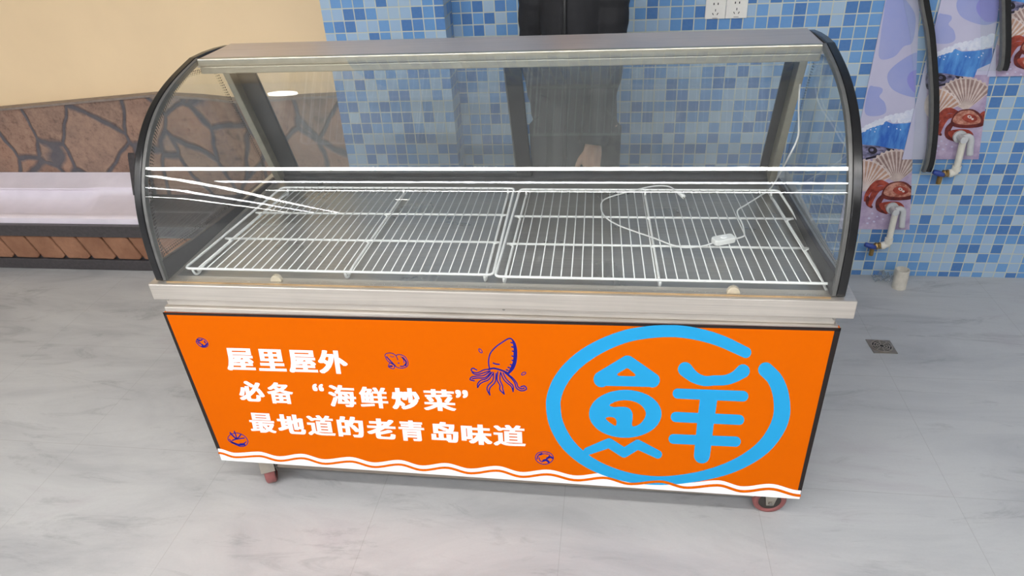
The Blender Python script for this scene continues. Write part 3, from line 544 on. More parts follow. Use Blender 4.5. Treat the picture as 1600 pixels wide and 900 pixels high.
# small beige stops under the glass, bolts on the trim
for u, v in ((431, 440), (1146, 459)):
    p = on(u, v, 'z', .818)
    bm = B(); prism(bm, [Vector((p.x+.016*math.cos(t), p.y, .8165+.019*math.sin(t))) for t in [math.pi*i/12 for i in range(13)]], (0, .014, 0)); obj('glass_stop', bm, M_BEIGE, case, bevel=.002)
for u, v in ((262, 468), (787, 484), (1304, 499)):
    p = on(u, v, 'y', .0); bm = B(); cyl(bm, (p.x, .009, p.z), (p.x, .0005, p.z), .0038, 8); obj('bolt', bm, M_BOLT, case)
# castors
M_WHEEL = plain('red_brown_castor_wheel', srgb(142, 84, 82), .5, vary=.12)
M_HUB = plain('dark_wheel_hub', srgb(62, 58, 54), .5)
M_FORK = plain('zinc_castor_fork', srgb(176, 170, 158), .35, .6)
def castor(cx, cy, ang, roll_visible=True):
    R = .050; w = .0165
    T = Matrix.Translation((cx, cy, 0)) @ Matrix.Rotation(ang, 4, 'Z')
    def tf(bm): bmesh.ops.transform(bm, matrix=T, verts=bm.verts); return bm
    bm = B()                                    # wheel axle along local y
    prof = [(-w, .034), (-w, R-.004), (-w+.004, R), (w-.004, R), (w, R-.004), (w, .034)]
    rings = []
    for k in range(33):
        a = 2*math.pi*k/32; rings.append([(r*math.cos(a), yy, R+r*math.sin(a)) for yy, r in prof])
    loft(bm, rings, True, False)
    root = obj('castor', tf(bm), M_WHEEL, case, True)
    bm = B(); cyl(bm, (0, -w+.003, R), (0, w-.003, R), .0345, 24); obj('hub', tf(bm), M_HUB, root)
    bm = B()
    for s in (-1, 1):
        prism(bm, [Vector((x, s*(w+.003), z)) for x, z in ((-.011, R-.012), (.011, R-.012), (.026, .108), (.040, .124), (-.030, .124), (-.022, .112))], (0, s*.003, 0))
    prism(bm, [Vector((x, -w-.006, z)) for x, z in ((-.056, .080), (-.050, .125), (-.046, .125), (-.0525, .080))], (0, 2*w+.012, 0))
    box(bm, -.050, .040, -w-.006, w+.006, .1242, .1300); box(bm, -.040, .048, -.034, .034, .1303, .1500)
    obj('fork', tf(bm), M_FORK, root, bevel=.001)
    bm = B(); cyl(bm, (0, -w-.012, R), (0, w+.012, R), .0065, 6); obj('axle_bolt', tf(bm), M_BOLT, root)
castor(.117, .078, math.radians(116)); castor(1.735, .085, math.radians(3)); castor(.10, .70, math.radians(60)); castor(1.73, .70, math.radians(80))
# ------------------------------------------------------------------ front sign panel
SY = -.002
def sg(k): return lambda u, v: on(u, v, 'y', SY-.0002-.00022*k)
M_ORANGE = plain('orange_print', srgb(216, 98, 0), .8, 0, .05, vary=0)
M_WHITE = plain('white_print', srgb(253, 253, 253), .8, 0, .05, vary=0)
M_SKY = plain('sky_blue_print', srgb(44, 158, 213), .8, 0, .05, vary=0)
M_NAVY = plain('navy_print', srgb(34, 34, 130), .8, 0, .05, vary=0)
M_INK = plain('black_print', srgb(32, 24, 22), .5, 0, .3, vary=0)
bm = B(); prism(bm, [on(u, v, 'y', SY) for u, v in ((255, 489), (1313.3, 513.4), (1248.8, 779.2), (346.6, 718.4))], (0, .0118-SY-.0002, 0))
sign = obj('sign_panel', bm, M_ORANGE, case, label='orange printed front panel with white and blue lettering')
bm = B()
lay(bm, [[(254, 488), (1314.5, 512.5), (1313.5, 517.5), (256, 491.8)], [(254, 488), (259.8, 491.7), (345, 702.5), (339, 702.5)], [(1304, 516.8), (1314.5, 512.5), (1252.5, 767), (1246.5, 766)]], sg(0))
obj('black_edging', bm, M_INK, sign)
PK = [(403, 705.7), (470, 709), (546, 714), (622, 718.6), (695, 723.5), (775, 728), (854, 733.8), (943, 739), (1030, 744.8), (1121, 750.5), (1202, 756)]
TR_ = [(368, 707.6), (437, 713), (508, 717.6), (586, 722.6), (661, 727.4), (736, 732.2), (817, 737.6), (902, 743), (986, 748.6), (1074, 754.3), (1162, 760)]
KN = [(340, 700.8)]
for a, b in zip(TR_, PK): KN += [a, b]
KN.append((1251.5, 766.5))
WV = []
for a, b in zip(KN[:-1], KN[1:]):
    for k in range(8):
        t = k/8; WV.append((a[0]+(b[0]-a[0])*t, a[1]+(b[1]-a[1])*(.5-.5*math.cos(math.pi*t))))
WV.append(KN[-1])
def sign_bottom(x): return 718.8+(x-343)*(779.8-718.8)/(1250-343)
bm = B(); n = len(WV)
for i in range(n-1):
    (xa, ya), (xb, yb) = WV[i], WV[i+1]
    f = lambda x: 345.5+(x-340)*(1247.3-345.5)/(1251.5-340)      # lower edge is a little shorter than the upper
    xa2, xb2 = 346.2+(xa-340)*(1249.2-346.2)/(1251.5-340), 346.2+(xb-340)*(1249.2-346.2)/(1251.5-340)
    lay(bm, [[(xa, ya), (xb, yb), (xb2, sign_bottom(xb2)), (xa2, sign_bottom(xa2))]], sg(1))
obj('white_wave', bm, M_WHITE, sign)
# blue emblem
bm = B()
lay_fill(bm, [list(zip(c[0::2], c[1::2])) for c in EMBLEM], sg(2))
def e3(P): return [(830+p[0]/2.647, 480+p[1]/2.647) for p in P]
obj('round_emblem', bm, M_SKY, sign)
bm = B(); lay(bm, strip2d([(341+(x-340)*.9985, y+6.9+(x-340)*.0012) for x, y in WV], [3.1+.0012*(x-340) for x, y in WV], smooth=False, cap=False), sg(4)); obj('orange_wave_line', bm, M_ORANGE, sign)
# lettering
def glyph(bm, ch, x0, y0, x1, y1, slope):
    h, w = y1-y0, x1-x0; s = h*(914-(x0+x1)/2)/(2221-(y0+y1)/2)*.62; r = slope*(w-s)
    TL, TRc, BL, BR = (x0, y0), (x1-s, y0+r), (x0+s, y1-r), (x1, y1)
    def to(c):
        out = []
        for i in range(0, len(c), 2):
            a, b = c[i]/400, c[i+1]/400
            out.append(tuple((TL[k]*(1-a)+TRc[k]*a)*(1-b)+(BL[k]*(1-a)+BR[k]*a)*b for k in (0, 1)))
        return out
    lay_fill(bm, [to(c) for c in GLYPHS[ch]], sg(1))
ROWS = [[('屋', 349, 543.5, 400.5, 579.5), ('里', 399, 545, 448.5, 580.5), ('屋', 447, 546.5, 497.5, 583), ('外', 494.5, 547, 545.5, 584.5)],
        [('必', 369.5, 595, 415.5, 628), ('备', 414.5, 597, 461, 631.5), ('“', 487, 599.5, 506.5, 611.5), ('海', 511, 601, 558.5, 636.5), ('鲜', 559.5, 604, 608, 638.5), ('炒', 610, 605.5, 657.5, 640.5), ('菜', 660, 607.5, 713, 643), ('”', 711, 609, 731.5, 622)],
        [('最', 386.5, 644.5, 432.5, 677), ('地', 430.5, 646.5, 479, 679), ('道', 477, 648, 525, 681.5), ('的', 524.5, 650, 570.5, 684), ('老', 571, 653, 620.5, 687), ('青', 621, 656, 665, 690), ('岛', 672, 658.5, 717.5, 692), ('味', 719.5, 662, 769.5, 696), ('道', 770, 663, 821.5, 698)]]
for row, sl in zip(ROWS, (.026, .036, .048)):
    for part in ([row[:2], row[2:]] if row[0][0] == '必' else [row]):
        bm = B()
        for ch, a, b, c, d in part: glyph(bm, ch, a, b, c, d, sl)
        obj('slogan_lettering', bm, M_WHITE, sign)
# navy drawings
def sq(P): return [(560+p[0]/4.5, 520+p[1]/4.5) for p in P]
bm = B()
def ln(P, w=2.1, closed=False, f=sq): lay(bm, strip2d(f(P), w, closed=closed), sg(1))
ln([(922, 252), (915, 205), (925, 150), (960, 105), (1010, 68), (1060, 40), (1088, 55), (1106, 92), (1112, 140), (1108, 200), (1090, 252), (1055, 288)])
lay(bm, strip2d(sq([(1082, 52), (1098, 95), (1101, 145), (1096, 205), (1075, 255), (1048, 290)]), [1.5, 3.6, 4.6, 4.6, 4.4, 2]), sg(1.5))
for q in ((1078, 70), (1084, 100), (1088, 130), (1086, 165), (1086, 195), (1074, 225), (1058, 245), (1046, 262)): lay(bm, [sq(ell2d(q[0], q[1], 12, 5, .3, 12))], sg(1.2))
ln([(948, 213), (968, 220), (990, 222)]); lay(bm, strip2d(sq([(915, 258), (950, 250), (1000, 262), (1045, 280)]), 2.6), sg(1.6))
for T in ([(920,255),(880,262),(840,280),(805,275),(793,258),(808,250),(832,262)], [(925,268),(885,280),(845,292),(815,290),(800,278)],
          [(925,272),(880,300),(830,305),(795,312),(786,330),(815,338)], [(930,280),(890,315),(835,318),(800,324)],
          [(940,278),(900,322),(860,335),(838,360),(838,386)], [(945,290),(915,330),(880,345),(855,360),(838,386)],
          [(950,280),(945,335),(912,370),(905,400),(925,438)], [(968,285),(962,345),(930,380),(920,405),(925,438)],
          [(980,275),(975,330),(995,370),(995,400),(1026,432)], [(998,285),(995,330),(1012,370),(1015,395),(1026,432)],
          [(1000,278),(1020,325),(1045,352),(1075,378),(1088,414)], [(1018,282),(1036,320),(1062,348),(1088,375),(1088,414)],
          [(1030,280),(1070,315),(1098,350),(1112,390),(1148,408),(1182,396),(1168,374),(1142,380)], [(1048,288),(1085,318),(1112,352),(1122,380),(1148,394),(1165,388)]): ln(T, 1.9)
obj('squid_drawing', bm, M_NAVY, sign)
for cx, cy, a in ((858, 127, .9), (1162, 287, -.5)):
    bm = B(); ln(ell2d(cx, cy, 17, 8, a, 14), 1.3, True); obj('drop_drawing', bm, M_NAVY, sign)
def veg(name, outline, lines, w=1.2):
    global bm
    bm = B()
    for P, c in outline: lay(bm, strip2d(P, w, closed=c), sg(1))
    for P, ww in lines: lay(bm, strip2d(P, ww, closed=False), sg(1.3))
    obj(name, bm, M_NAVY, sign)
m4 = lambda P: [(280+x/4.21, 510+y/4.21) for x, y in P]
veg('mushroom_drawing', [(m4([(1358, 205), (1355, 185), (1375, 176), (1405, 178), (1425, 190), (1450, 185), (1485, 200), (1505, 235), (1500, 262), (1470, 275), (1435, 270), (1405, 250), (1375, 230)]), True), (m4([(1380, 250), (1390, 240), (1415, 258), (1412, 278), (1392, 275), (1376, 265)]), True)],
    [(m4([(1425, 190), (1432, 205), (1438, 220)]), 1.2), (m4([(1470, 205), (1492, 232), (1490, 258)]), 2.4), (m4([(1365, 200), (1390, 228), (1420, 258)]), 1.9), (m4([(1385, 262), (1400, 262)]), 2.6), (m4([(1440, 240), (1446, 242)]), 1.6), (m4([(1390, 195), (1402, 202), (1412, 199)]), 1.0), (m4([(1455, 262), (1475, 262), (1490, 245)]), 1.6), (m4([(1460, 200), (1475, 218), (1478, 240)]), 1.0)])
veg('tomato_drawing', [(m4([(320, 735), (340, 710), (385, 702), (430, 722), (452, 755), (440, 782), (405, 790), (360, 772), (330, 755)]), True)],
    [(m4([(335, 700), (355, 722), (375, 740)]), 2.2), (m4([(362, 690), (372, 715), (378, 740)]), 1.8), (m4([(405, 712), (392, 728), (378, 740)]), 2.0), (m4([(428, 735), (400, 738), (378, 742)]), 1.8), (m4([(350, 750), (365, 745), (378, 740)]), 2.0), (m4([(345, 762), (385, 778), (430, 778)]), 3.0), (m4([(440, 760), (425, 770), (400, 772)]), 1.6), (m4([(330, 742), (350, 762), (372, 772)]), 1.4)])
veg('garlic_drawing', [(m4([(112, 100), (122, 80), (145, 78), (175, 92), (190, 118), (178, 135), (150, 136), (125, 120)]), True)],
    [(m4([(120, 88), (138, 92), (150, 88)]), 2.2), (m4([(150, 130), (170, 128), (182, 115)]), 2.6), (m4([(125, 108), (140, 112)]), 1.8), (m4([(165, 98), (172, 108)]), 1.8), (m4([(145, 118), (155, 122)]), 1.6), (m4([(118, 100), (132, 100)]), 1.4)])
c3 = lambda P: e3(P)
veg('clam_drawing', [(c3([(18, 618), (28, 603), (55, 598), (80, 605), (92, 622), (82, 640), (58, 650), (35, 645), (20, 632)]), True)],
    [(c3([(24, 628), (30, 612), (45, 604)]), 1.8), (c3([(65, 625), (80, 620), (88, 624)]), 3.0), (c3([(50, 635), (62, 632), (72, 640)]), 3.4), (c3([(35, 612), (55, 606), (75, 610)]), 1.2), (c3([(32, 622), (36, 634), (46, 640)]), 1.4), (c3([(78, 612), (70, 620)]), 1.4)])

# ------------------------------------------------------------------ wire racks
M_WIRE = plain('white_coated_wire', srgb(243, 243, 241), .38, vary=.03)
def rack(label, x0f, x1f, x0b, x1b, yf, yb, nwire, xm):
    Z, ZL = .828, .8055
    t = empty('wire_rack', label, 'rack', ((x0f+x1f)/2, (yf+yb)/2, .7985), 'white wire racks in the cabinet')
    def P(s, y):                                  # s 0..1 across, racks are a touch out of square
        q = (y-yf)/(yb-yf); a = x0f+(x0b-x0f)*q; b = x1f+(x1b-x1f)*q; return a+(b-a)*s
    bm = B(); tube(bm, rounded([(P(0, yf), yf, Z), (P(1, yf), yf, Z), (P(1, yb), yb, Z), (P(0, yb), yb, Z)], .016, 4), .0037, 8, True); obj('rim', bm, M_WIRE, t, True)
    wdt = x1f-x0f
    for s in (.026, xm, .974):
        bm = B()
        path = [(P(s, yf), yf, Z-.004), (P(s, yf+.004), yf+.003, Z-.016), (P(s, yf+.012), yf+.012, ZL-.002), (P(s, yf+.03), yf+.032, ZL-.0015), (P(s, yf+.06), yf+.06, ZL+.006), (P(s, yb-.05), yb-.05, ZL+.006), (P(s, yb-.025), yb-.02, ZL), (P(s, yb-.01), yb-.006, ZL+.003), (P(s, yb), yb-.001, Z-.004)]
        tube(bm, catmull(path, 3), .0036, 8); obj('runner', bm, M_WIRE, t, True)
    for fy in (.345, .665):
        y = yf+(yb-yf)*fy; bm = B()
        tube(bm, [(P(.006, y), y, Z-.0068), (P(.994, y), y, Z-.0068)], .0034, 8)
        for s in (.026, xm, .974):
            tube(bm, catmull([(P(s, y)-.012*(1 if s < .9 else -1), y, Z-.0068), (P(s, y)-.002*(1 if s < .9 else -1), y-.002, Z-.010), (P(s, y), y-.004, ZL+.008)], 3), .0030, 6)
        obj('cross_bar', bm, M_WIRE, t, True)
    for i in range(nwire):
        s = .045+(.955-.045)*i/(nwire-1)
        bm = B(); tube(bm, [(P(s, yf), yf, Z+.0012), (P(s, yb), yb, Z+.0012)], .00165, 6); obj('wire', bm, M_WIRE, t, True)
    return t
rack('left white wire rack standing on the steel tray, without a cord on it', .058, .934, .098, .916, .066, .640, 31, .535)
rack('right white wire rack standing on the steel tray, with the white cord on it', .941, 1.796, .936, 1.757, .058, .632, 30, .497)

# ------------------------------------------------------------------ white cord with inline switch
M_CORD = plain('white_flex', srgb(228, 228, 226), .45, vary=.03)
M_SWITCH = plain('white_switch_plastic', srgb(232, 232, 230), .35, vary=.02)
ZC = .8325
t = empty('power_cord', 'white power cord with inline switch looped on the right wire rack', 'cord', (1.4, .35, .831))
pa = on(1262, 96, 'y', .60); 
hang = [on(1263, 92, 'x', 1.765), on(1252, 118, 'x', 1.763), on(1248, 160, 'x', 1.755), on(1248, 192, 'x', 1.740), on(1246, 216, 'x', 1.728), on(1232, 246, 'x', 1.71)]
hang = [Vector((p.x, min(p.y, .74), p.z)) for p in hang]
lie = [on(u, v, 'z', ZC) for u, v in ((1206, 292), (1186, 307), (1164, 321), (1153, 328), (1153, 336), (1160, 350), (1163, 366), (1160, 370), (1146, 374))]
bm = B(); tube(bm, catmull(hang+lie, 5), .0024, 8)
lie2 = [on(u, v, 'z', ZC) for u, v in ((1113, 380), (1095, 385), (1070, 386.5), (1048, 382), (1022, 372), (990, 361), (962, 350), (944, 337), (939, 322), (944, 312), (962, 305), (985, 299), (1005, 294), (1025, 290.5), (1045, 291.5), (1056, 298), (1062, 303))]
tube(bm, catmull(lie2, 5), .0022, 8); obj('flex', bm, M_CORD, t, True)
a, b = on(1114, 380, 'z', ZC+.004), on(1146, 374, 'z', ZC+.004)
c = (a+b)/2; ux = (b-a).normalized(); uy = Vector((-ux.y, ux.x, 0)); hl = (b-a).length/2
def sw(du, dv, z): return c+ux*du+uy*dv+Vector((0, 0, z))
bm = B(); loft(bm, [[sw(du*hl, dv*.0165, z) for du, dv in ((-1, -.6), (-.85, -.95), (-.4, -1), (.4, -1), (.85, -.95), (1, -.6), (1, .6), (.85, .95), (.4, 1), (-.4, 1), (-.85, .95), (-1, .6))] for z in (-.003, .013)])
s = obj('inline_switch', bm, M_SWITCH, t, bevel=.003)
bm = B(); loft(bm, [[sw(math.cos(q)*.0085*k, math.sin(q)*.0065*k, z) for q in [2*math.pi*i/20 for i in range(20)]] for k, z in ((1.15, .0128), (1.0, .0155), (.7, .0150))]); obj('rocker', bm, plain('white_rocker', srgb(246, 246, 246), .3, vary=0), s)
a, b = on(1060, 301, 'z', ZC+.004), on(1069, 308, 'z', ZC+.004); dr = (b-a).normalized(); sd = Vector((-dr.y, dr.x, 0))
bm = B(); tube(bm, [a-dr*.004, a+dr*.004, a+dr*.018, b], [.0032, .0058, .0062, .0068], 10); g = obj('plug', bm, M_SWITCH, t, True)
for k in (-1, 1):
    bm = B(); cyl(bm, b+sd*.0038*k-dr*.001, b+sd*.0038*k+dr*.013, .0014, 8); obj('prong', bm, M_BOLT, g)
# ------------------------------------------------------------------ person behind the cabinet
M_SKIN = NT('skin'); _n = M_SKIN.noise(M_SKIN.obj(), 30, 4); M_SKIN.set(M_SKIN.ramp(_n, [(.3, srgb(204, 156, 128)), (.7, srgb(222, 178, 150))]), .5, 0, .4); M_SKIN = M_SKIN.m
M_COAT = plain('black_coat_cloth', srgb(38, 38, 41), .7, 0, .3, vary=.15, scale=25)
M_TROUSER = plain('black_trouser_cloth', srgb(38, 38, 41), .8, 0, .2, vary=.15, scale=30)
M_SHOE = plain('black_shoe', srgb(30, 30, 31), .4)
M_HAIR = plain('black_hair', srgb(24, 20, 18), .45, vary=.3, scale=120)
def remesh(o, v, smooth=2):
    m = o.modifiers.new('join', 'REMESH'); m.mode = 'VOXEL'; m.voxel_size = v; m.use_smooth_shade = True
    if smooth:
        s = o.modifiers.new('smooth', 'SMOOTH'); s.factor = .5; s.iterations = smooth
def ellring(c, rx, ry, yaw=0, tilt=0, n=28):
    out = []
    for k in range(n):
        a = 2*math.pi*k/n; x, y = rx*math.cos(a), ry*math.sin(a)
        out.append((c[0]+x*math.cos(yaw)-y*math.sin(yaw), c[1]+x*math.sin(yaw)+y*math.cos(yaw), c[2]+tilt*x))
    return out
PX, PY, YAWP = 1.088, 1.165, -.18            # faces the camera, turned a little
ORGP = (PX, PY, 0)
def pw(x, y, z): return Vector((PX+x*math.cos(YAWP)-y*math.sin(YAWP), PY+x*math.sin(YAWP)+y*math.cos(YAWP), z))
# shoulders at z 1.40, total height 1.70; -y is towards the camera
SH_L, EL_L, WR_L = pw(-.128, 0, 1.395), pw(-.160, .03, 1.10), pw(-.105, -.035, .90)
SH_R, EL_R, WR_R = pw(.128, 0, 1.395), pw(.128, -.03, 1.10), pw(.098, -.125, .835)
def hand(bm, wr, fwd, side, pal):              # fwd: down the hand, side: towards the thumb, pal: palm-facing
    fwd, side, pal = fwd.normalized(), side.normalized(), pal.normalized()
    P = lambda a, b, c: wr+fwd*a+side*b+pal*c
    for s0, s1 in ((-.030, -.028), (-.010, -.0095), (.010, .0095), (.028, .026)):
        tube(bm, [P(-.005, s0*.75, 0), P(.03, s0*.95, .002), P(.086, s1, .004)], [.0135, .0135, .0115], 10)
    tube(bm, [P(.0, 0, 0), P(.045, 0, 0), P(.08, 0, .002)], [.022, .0165, .012], 12)
    for s, l, r in ((.0275, .066, .0082), (.0095, .076, .0085), (-.0095, .071, .0082), (-.0275, .056, .0074)):
        tube(bm, [P(.078, s, .003), P(.086+l*.42, s*1.04, .010), P(.086+l*.72, s*1.02, .024), P(.086+l*.92, s*.98, .040)], [r*1.12, r*1.02, r*.95, r*.72], 10)
    tube(bm, [P(.018, .022, .004), P(.046, .045, .014), P(.074, .053, .024), P(.097, .052, .032)], [.0135, .0115, .0098, .0075], 10)
bm = B()
# head, neck
hc = pw(0, -.015, 1.585)
rings = []
for z, rx, ry, dy in ((-.122, .016, .016, -.058), (-.116, .034, .036, -.044), (-.095, .050, .060, -.026), (-.06, .063, .080, -.010), (-.02, .070, .090, 0), (.02, .074, .096, .004), (.06, .071, .093, .006), (.09, .058, .076, .008), (.108, .038, .050, .008), (.116, .012, .016, .008)):
    c = hc+Vector((0, dy, z)); rings.append(ellring(c, rx, ry, YAWP))
loft(bm, rings)
tube(bm, [pw(0, .02, 1.36), pw(0, .012, 1.43), pw(0, .0, 1.51)], [.064, .054, .052], 16)
tube(bm, [hc+Vector((0, -.082, .018)), hc+Vector((0, -.100, -.018)), hc+Vector((0, -.094, -.028))], [.009, .0135, .010], 10)
for s in (-1, 1):
    tube(bm, [hc+Vector((s*.072, .01, .024)), hc+Vector((s*.079, .016, .0)), hc+Vector((s*.073, .010, -.028))], [.010, .013, .008], 8)
    tube(bm, [hc+Vector((s*.014, -.087, .022)), hc+Vector((s*.032, -.088, .028)), hc+Vector((s*.05, -.074, .022))], [.006, .008, .006], 8)
# trunk, limbs
loft(bm, [ellring(pw(0, 0, z), rx, ry, YAWP) for z, rx, ry in ((.80, .11, .08), (.86, .135, .10), (.95, .130, .095), (1.08, .115, .085), (1.25, .128, .098), (1.36, .128, .088), (1.42, .095, .065))])
for a, b, c in ((SH_L, EL_L, WR_L), (SH_R, EL_R, WR_R)):
    tube(bm, catmull([a+(pw(0, 0, 1.40)-a)*.5, a, b, c], 6), [.050-.020*i/18 for i in range(19)], 14)
for s in (-1, 1):
    tube(bm, catmull([pw(s*.085, 0, .88), pw(s*.095, -.01, .49), pw(s*.10, .02, .085)], 8), [.085-.045*i/16 for i in range(17)], 16)
    tube(bm, [pw(s*.10, .05, .045), pw(s*.105, -.06, .04), pw(s*.11, -.15, .028)], [.032, .036, .022], 12)
hand(bm, WR_L+Vector((0, 0, .0)), Vector((.02, -.05, -1)), Vector((.35, -.9, .05)), Vector((1, .3, 0)))
hand(bm, WR_R+Vector((0, 0, .0)), Vector((-.03, -.12, -1)), Vector((-.8, -.6, .05)), Vector((-.45, .8, 0)))
person = obj('person', bm, M_SKIN, None, True, origin=ORGP)
remesh(person, .0042, 1)
tag(person, 'standing person in a black coat behind the cabinet, bare hand hanging at the right', 'person')
# coat with sleeves
bm = B()
loft(bm, [ellring(pw(.0, 0, z), rx, ry, YAWP) for z, rx, ry in ((.60, .150, .125), (.66, .150, .130), (.80, .142, .128), (.95, .130, .122), (1.10, .118, .116), (1.25, .125, .115), (1.36, .132, .105), (1.425, .110, .085), (1.455, .072, .068))])
def sleeve(a, b, c, r):
    d = (c-b).normalized(); e = c-d*.006; n = 8
    pts = catmull([a+(pw(0, 0, 1.43)-a)*.62, a+Vector((0, 0, .004)), a+(b-a)*.22+(a-pw(0, 0, a.z))*.06, b, e], n)
    rad = [(.058+(r[0]-.058)*min(1, i/n)) if i < n*2 else r[0]+(r[1]-r[0])*(i-2*n)/(len(pts)-1-2*n)+.003*math.sin(i*2.1) for i in range(len(pts))]
    tube(bm, pts, rad, 18)
sleeve(SH_L, EL_L, WR_L, (.064, .050)); sleeve(SH_R, EL_R, WR_R, (.064, .052))
tube(bm, [pw(0, .01, 1.43), pw(0, .008, 1.49)], [.078, .070], 20)
coat = obj('coat', bm, M_COAT, person, True); remesh(coat, .006, 1)
tx = bpy.data.textures.new('coat_folds', 'CLOUDS'); tx.noise_scale = .16; tx.noise_depth = 2
d = coat.modifiers.new('folds', 'DISPLACE'); d.texture = tx; d.strength = .012; d.mid_level = .5; d.texture_coords = 'LOCAL'
bm = B(); tube(bm, [pw(-.005, -.131-.0, .62), pw(-.005, -.134, .80), pw(-.005, -.124, 1.05), pw(-.005, -.120, 1.25), pw(-.005, -.112, 1.36), pw(-.003, -.082, 1.43)], .007, 8); obj('zip', bm, M_SHOE, coat, True)
bm = B()
for s in (-1, 1):
    tube(bm, catmull([pw(s*.085, 0, .87), pw(s*.095, -.005, .49), pw(s*.10, .018, .07)], 8), [.098-.030*i/16 for i in range(17)], 18)
loft(bm, [ellring(pw(0, 0, z), rx, ry, YAWP) for z, rx, ry in ((.80, .14, .10), (.88, .165, .115), (1.0, .160, .11))])
tr = obj('trousers', bm, M_TROUSER, person, True); remesh(tr, .010, 2)
for s in (-1, 1):
    bm = B()
    loft(bm, [ellring(pw(s*(.10+.012*k), .055-.22*k, .045+dz), rx, rz, YAWP) for k, rx, rz, dz in ((0, .036, .045, .0),)] + [], caps=False) if False else None
    sec = lambda y, w, h: [pw(s*.104+w*math.cos(a), y, max(.0, .0+h*.5+h*.5*math.sin(a)) if True else 0) for a in [2*math.pi*i/16 for i in range(16)]]
    loft(bm, [sec(y, w, h) for y, w, h in ((.082, .024, .05), (.07, .036, .075), (.03, .041, .092), (-.03, .043, .088), (-.09, .048, .068), (-.14, .046, .052), (-.175, .034, .042), (-.19, .016, .028))])
    o = obj('shoe', bm, M_SHOE, person, True)
def hp(x, y, z): return hc+Vector((x*math.cos(YAWP)-y*math.sin(YAWP), x*math.sin(YAWP)+y*math.cos(YAWP), z))
M_EYEW = plain('eye_white', srgb(226, 222, 216), .3); M_LIP = plain('lip_skin', srgb(176, 108, 98), .45)
for s in (-1, 1):
    bm = B(); bmesh.ops.create_icosphere(bm, subdivisions=2, radius=.0105); bmesh.ops.scale(bm, vec=(1.25, .6, .62), verts=bm.verts); bmesh.ops.translate(bm, verts=bm.verts, vec=hp(s*.031, -.0865, .004)); e = obj('eye', bm, M_EYEW, person, True)
    bm = B(); bmesh.ops.create_icosphere(bm, subdivisions=2, radius=.0052); bmesh.ops.scale(bm, vec=(1, .5, 1), verts=bm.verts); bmesh.ops.translate(bm, verts=bm.verts, vec=hp(s*.031, -.0915, .004)); obj('iris', bm, M_HAIR, e, True)
    bm = B(); tube(bm, [hp(s*.015, -.0935, .024), hp(s*.033, -.0935, .030), hp(s*.052, -.080, .024)], [.003, .0042, .002], 8); obj('eyebrow', bm, M_HAIR, person, True)
bm = B(); tube(bm, [hp(-.023, -.0745, -.062), hp(-.008, -.0855, -.060), hp(.008, -.0855, -.060), hp(.023, -.0745, -.062)], [.0025, .0062, .0062, .0025], 8); obj('lips', bm, M_LIP, person, True)
rings = []
for z, rx, ry, dy in ((-.03, .080, .070, .045), (.0, .082, .084, .032), (.03, .083, .092, .024), (.052, .083, .100, .014), (.08, .076, .098, .010), (.10, .064, .082, .010), (.115, .052, .064, .012), (.128, .018, .022, .012)):
    rings.append(ellring(hc+Vector((0, dy, z)), rx, ry, YAWP))
bm = B(); loft(bm, rings); obj('hair', bm, M_HAIR, person, True)

# ------------------------------------------------------------------ wall sockets
M_SOCKET = plain('white_socket_plastic', srgb(232, 230, 224), .4, vary=.02)
M_HOLE = plain('dark_socket_slot', srgb(40, 38, 38), .6)
for k, (x0, x1, lab) in enumerate(((1102, 1133.5, 'left square white wall socket of the pair on the blue tiles'), (1134, 1167.5, 'right square white wall socket of the pair on the blue tiles'))):
    zt, zb = 1.262, on(1120, 29.0, 'y', WALL_Y).z
    xa, xb = on(x0, 14, 'y', WALL_Y).x, on(x1, 14, 'y', WALL_Y).x
    zt = zb+(xb-xa)
    t = empty('wall_socket', lab, 'socket', ((xa+xb)/2, WALL_Y, (zt+zb)/2), 'wall sockets')
    bm = B(); box(bm, xa, xb, WALL_Y-.009, WALL_Y-.0003, zb, zt); obj('face_plate', bm, M_SOCKET, t, bevel=.002)
    cx, cz = (xa+xb)/2, (zt+zb)/2; y = WALL_Y-.0094
    bm = B()
    for dx, dz, w, h, r in ((-.008, .018, .004, .008, 0), (.008, .018, .004, .008, 0), (0, -.006, .003, .009, 0), (-.009, -.020, .003, .009, .5), (.009, -.020, .003, .009, -.5)):
        c, s = math.cos(r), math.sin(r); q = [(a*w/2, b*h/2) for a, b in ((-1, -1), (1, -1), (1, 1), (-1, 1))]
        prism(bm, [Vector((cx+dx+a*c-b*s, y, cz+dz+a*s+b*c)) for a, b in q], (0, .0006, 0))
    box(bm, cx-.010, cx+.010, y, y+.0006, cz-.0365, cz-.0350)
    obj('pin_slots', bm, M_HOLE, t)

# ------------------------------------------------------------------ seafood posters on the tile wall
def art_mat(name, a, b, scale=14, stretch=(1, 1, 1), rot=(0, 0, 0)):
    t = NT(name); n = t.noise(t.map(t.pos(), rot=rot, scale=stretch), scale, 5, .6)
    t.set(t.ramp(n, [(.36, srgb(*a)), (.64, srgb(*b))]), .45, 0, .4); return t.m
A_BG = art_mat('lilac_poster_print', (190, 188, 214), (200, 198, 220), 3)
A_BLOB = art_mat('pale_blue_poster_print', (150, 160, 214), (164, 170, 214), 4)
A_BLOB2 = art_mat('violet_blue_poster_print', (140, 140, 212), (150, 150, 216), 4)
A_FOAM = art_mat('foam_print', (206, 212, 232), (226, 228, 240), 60)
A_WAVE = art_mat('wave_blue_print', (44, 96, 186), (92, 156, 220), 10, (3, 1, .8), (0, .5, 0))
A_FISH = art_mat('fish_print', (36, 34, 56), (150, 146, 182), 30, (1, 1, 2), (0, .3, 0))
A_EYE = art_mat('dark_fish_eye_print', (24, 20, 30), (40, 32, 44))
A_SHELL = art_mat('cream_shell_print', (204, 188, 184), (226, 212, 208), 30)
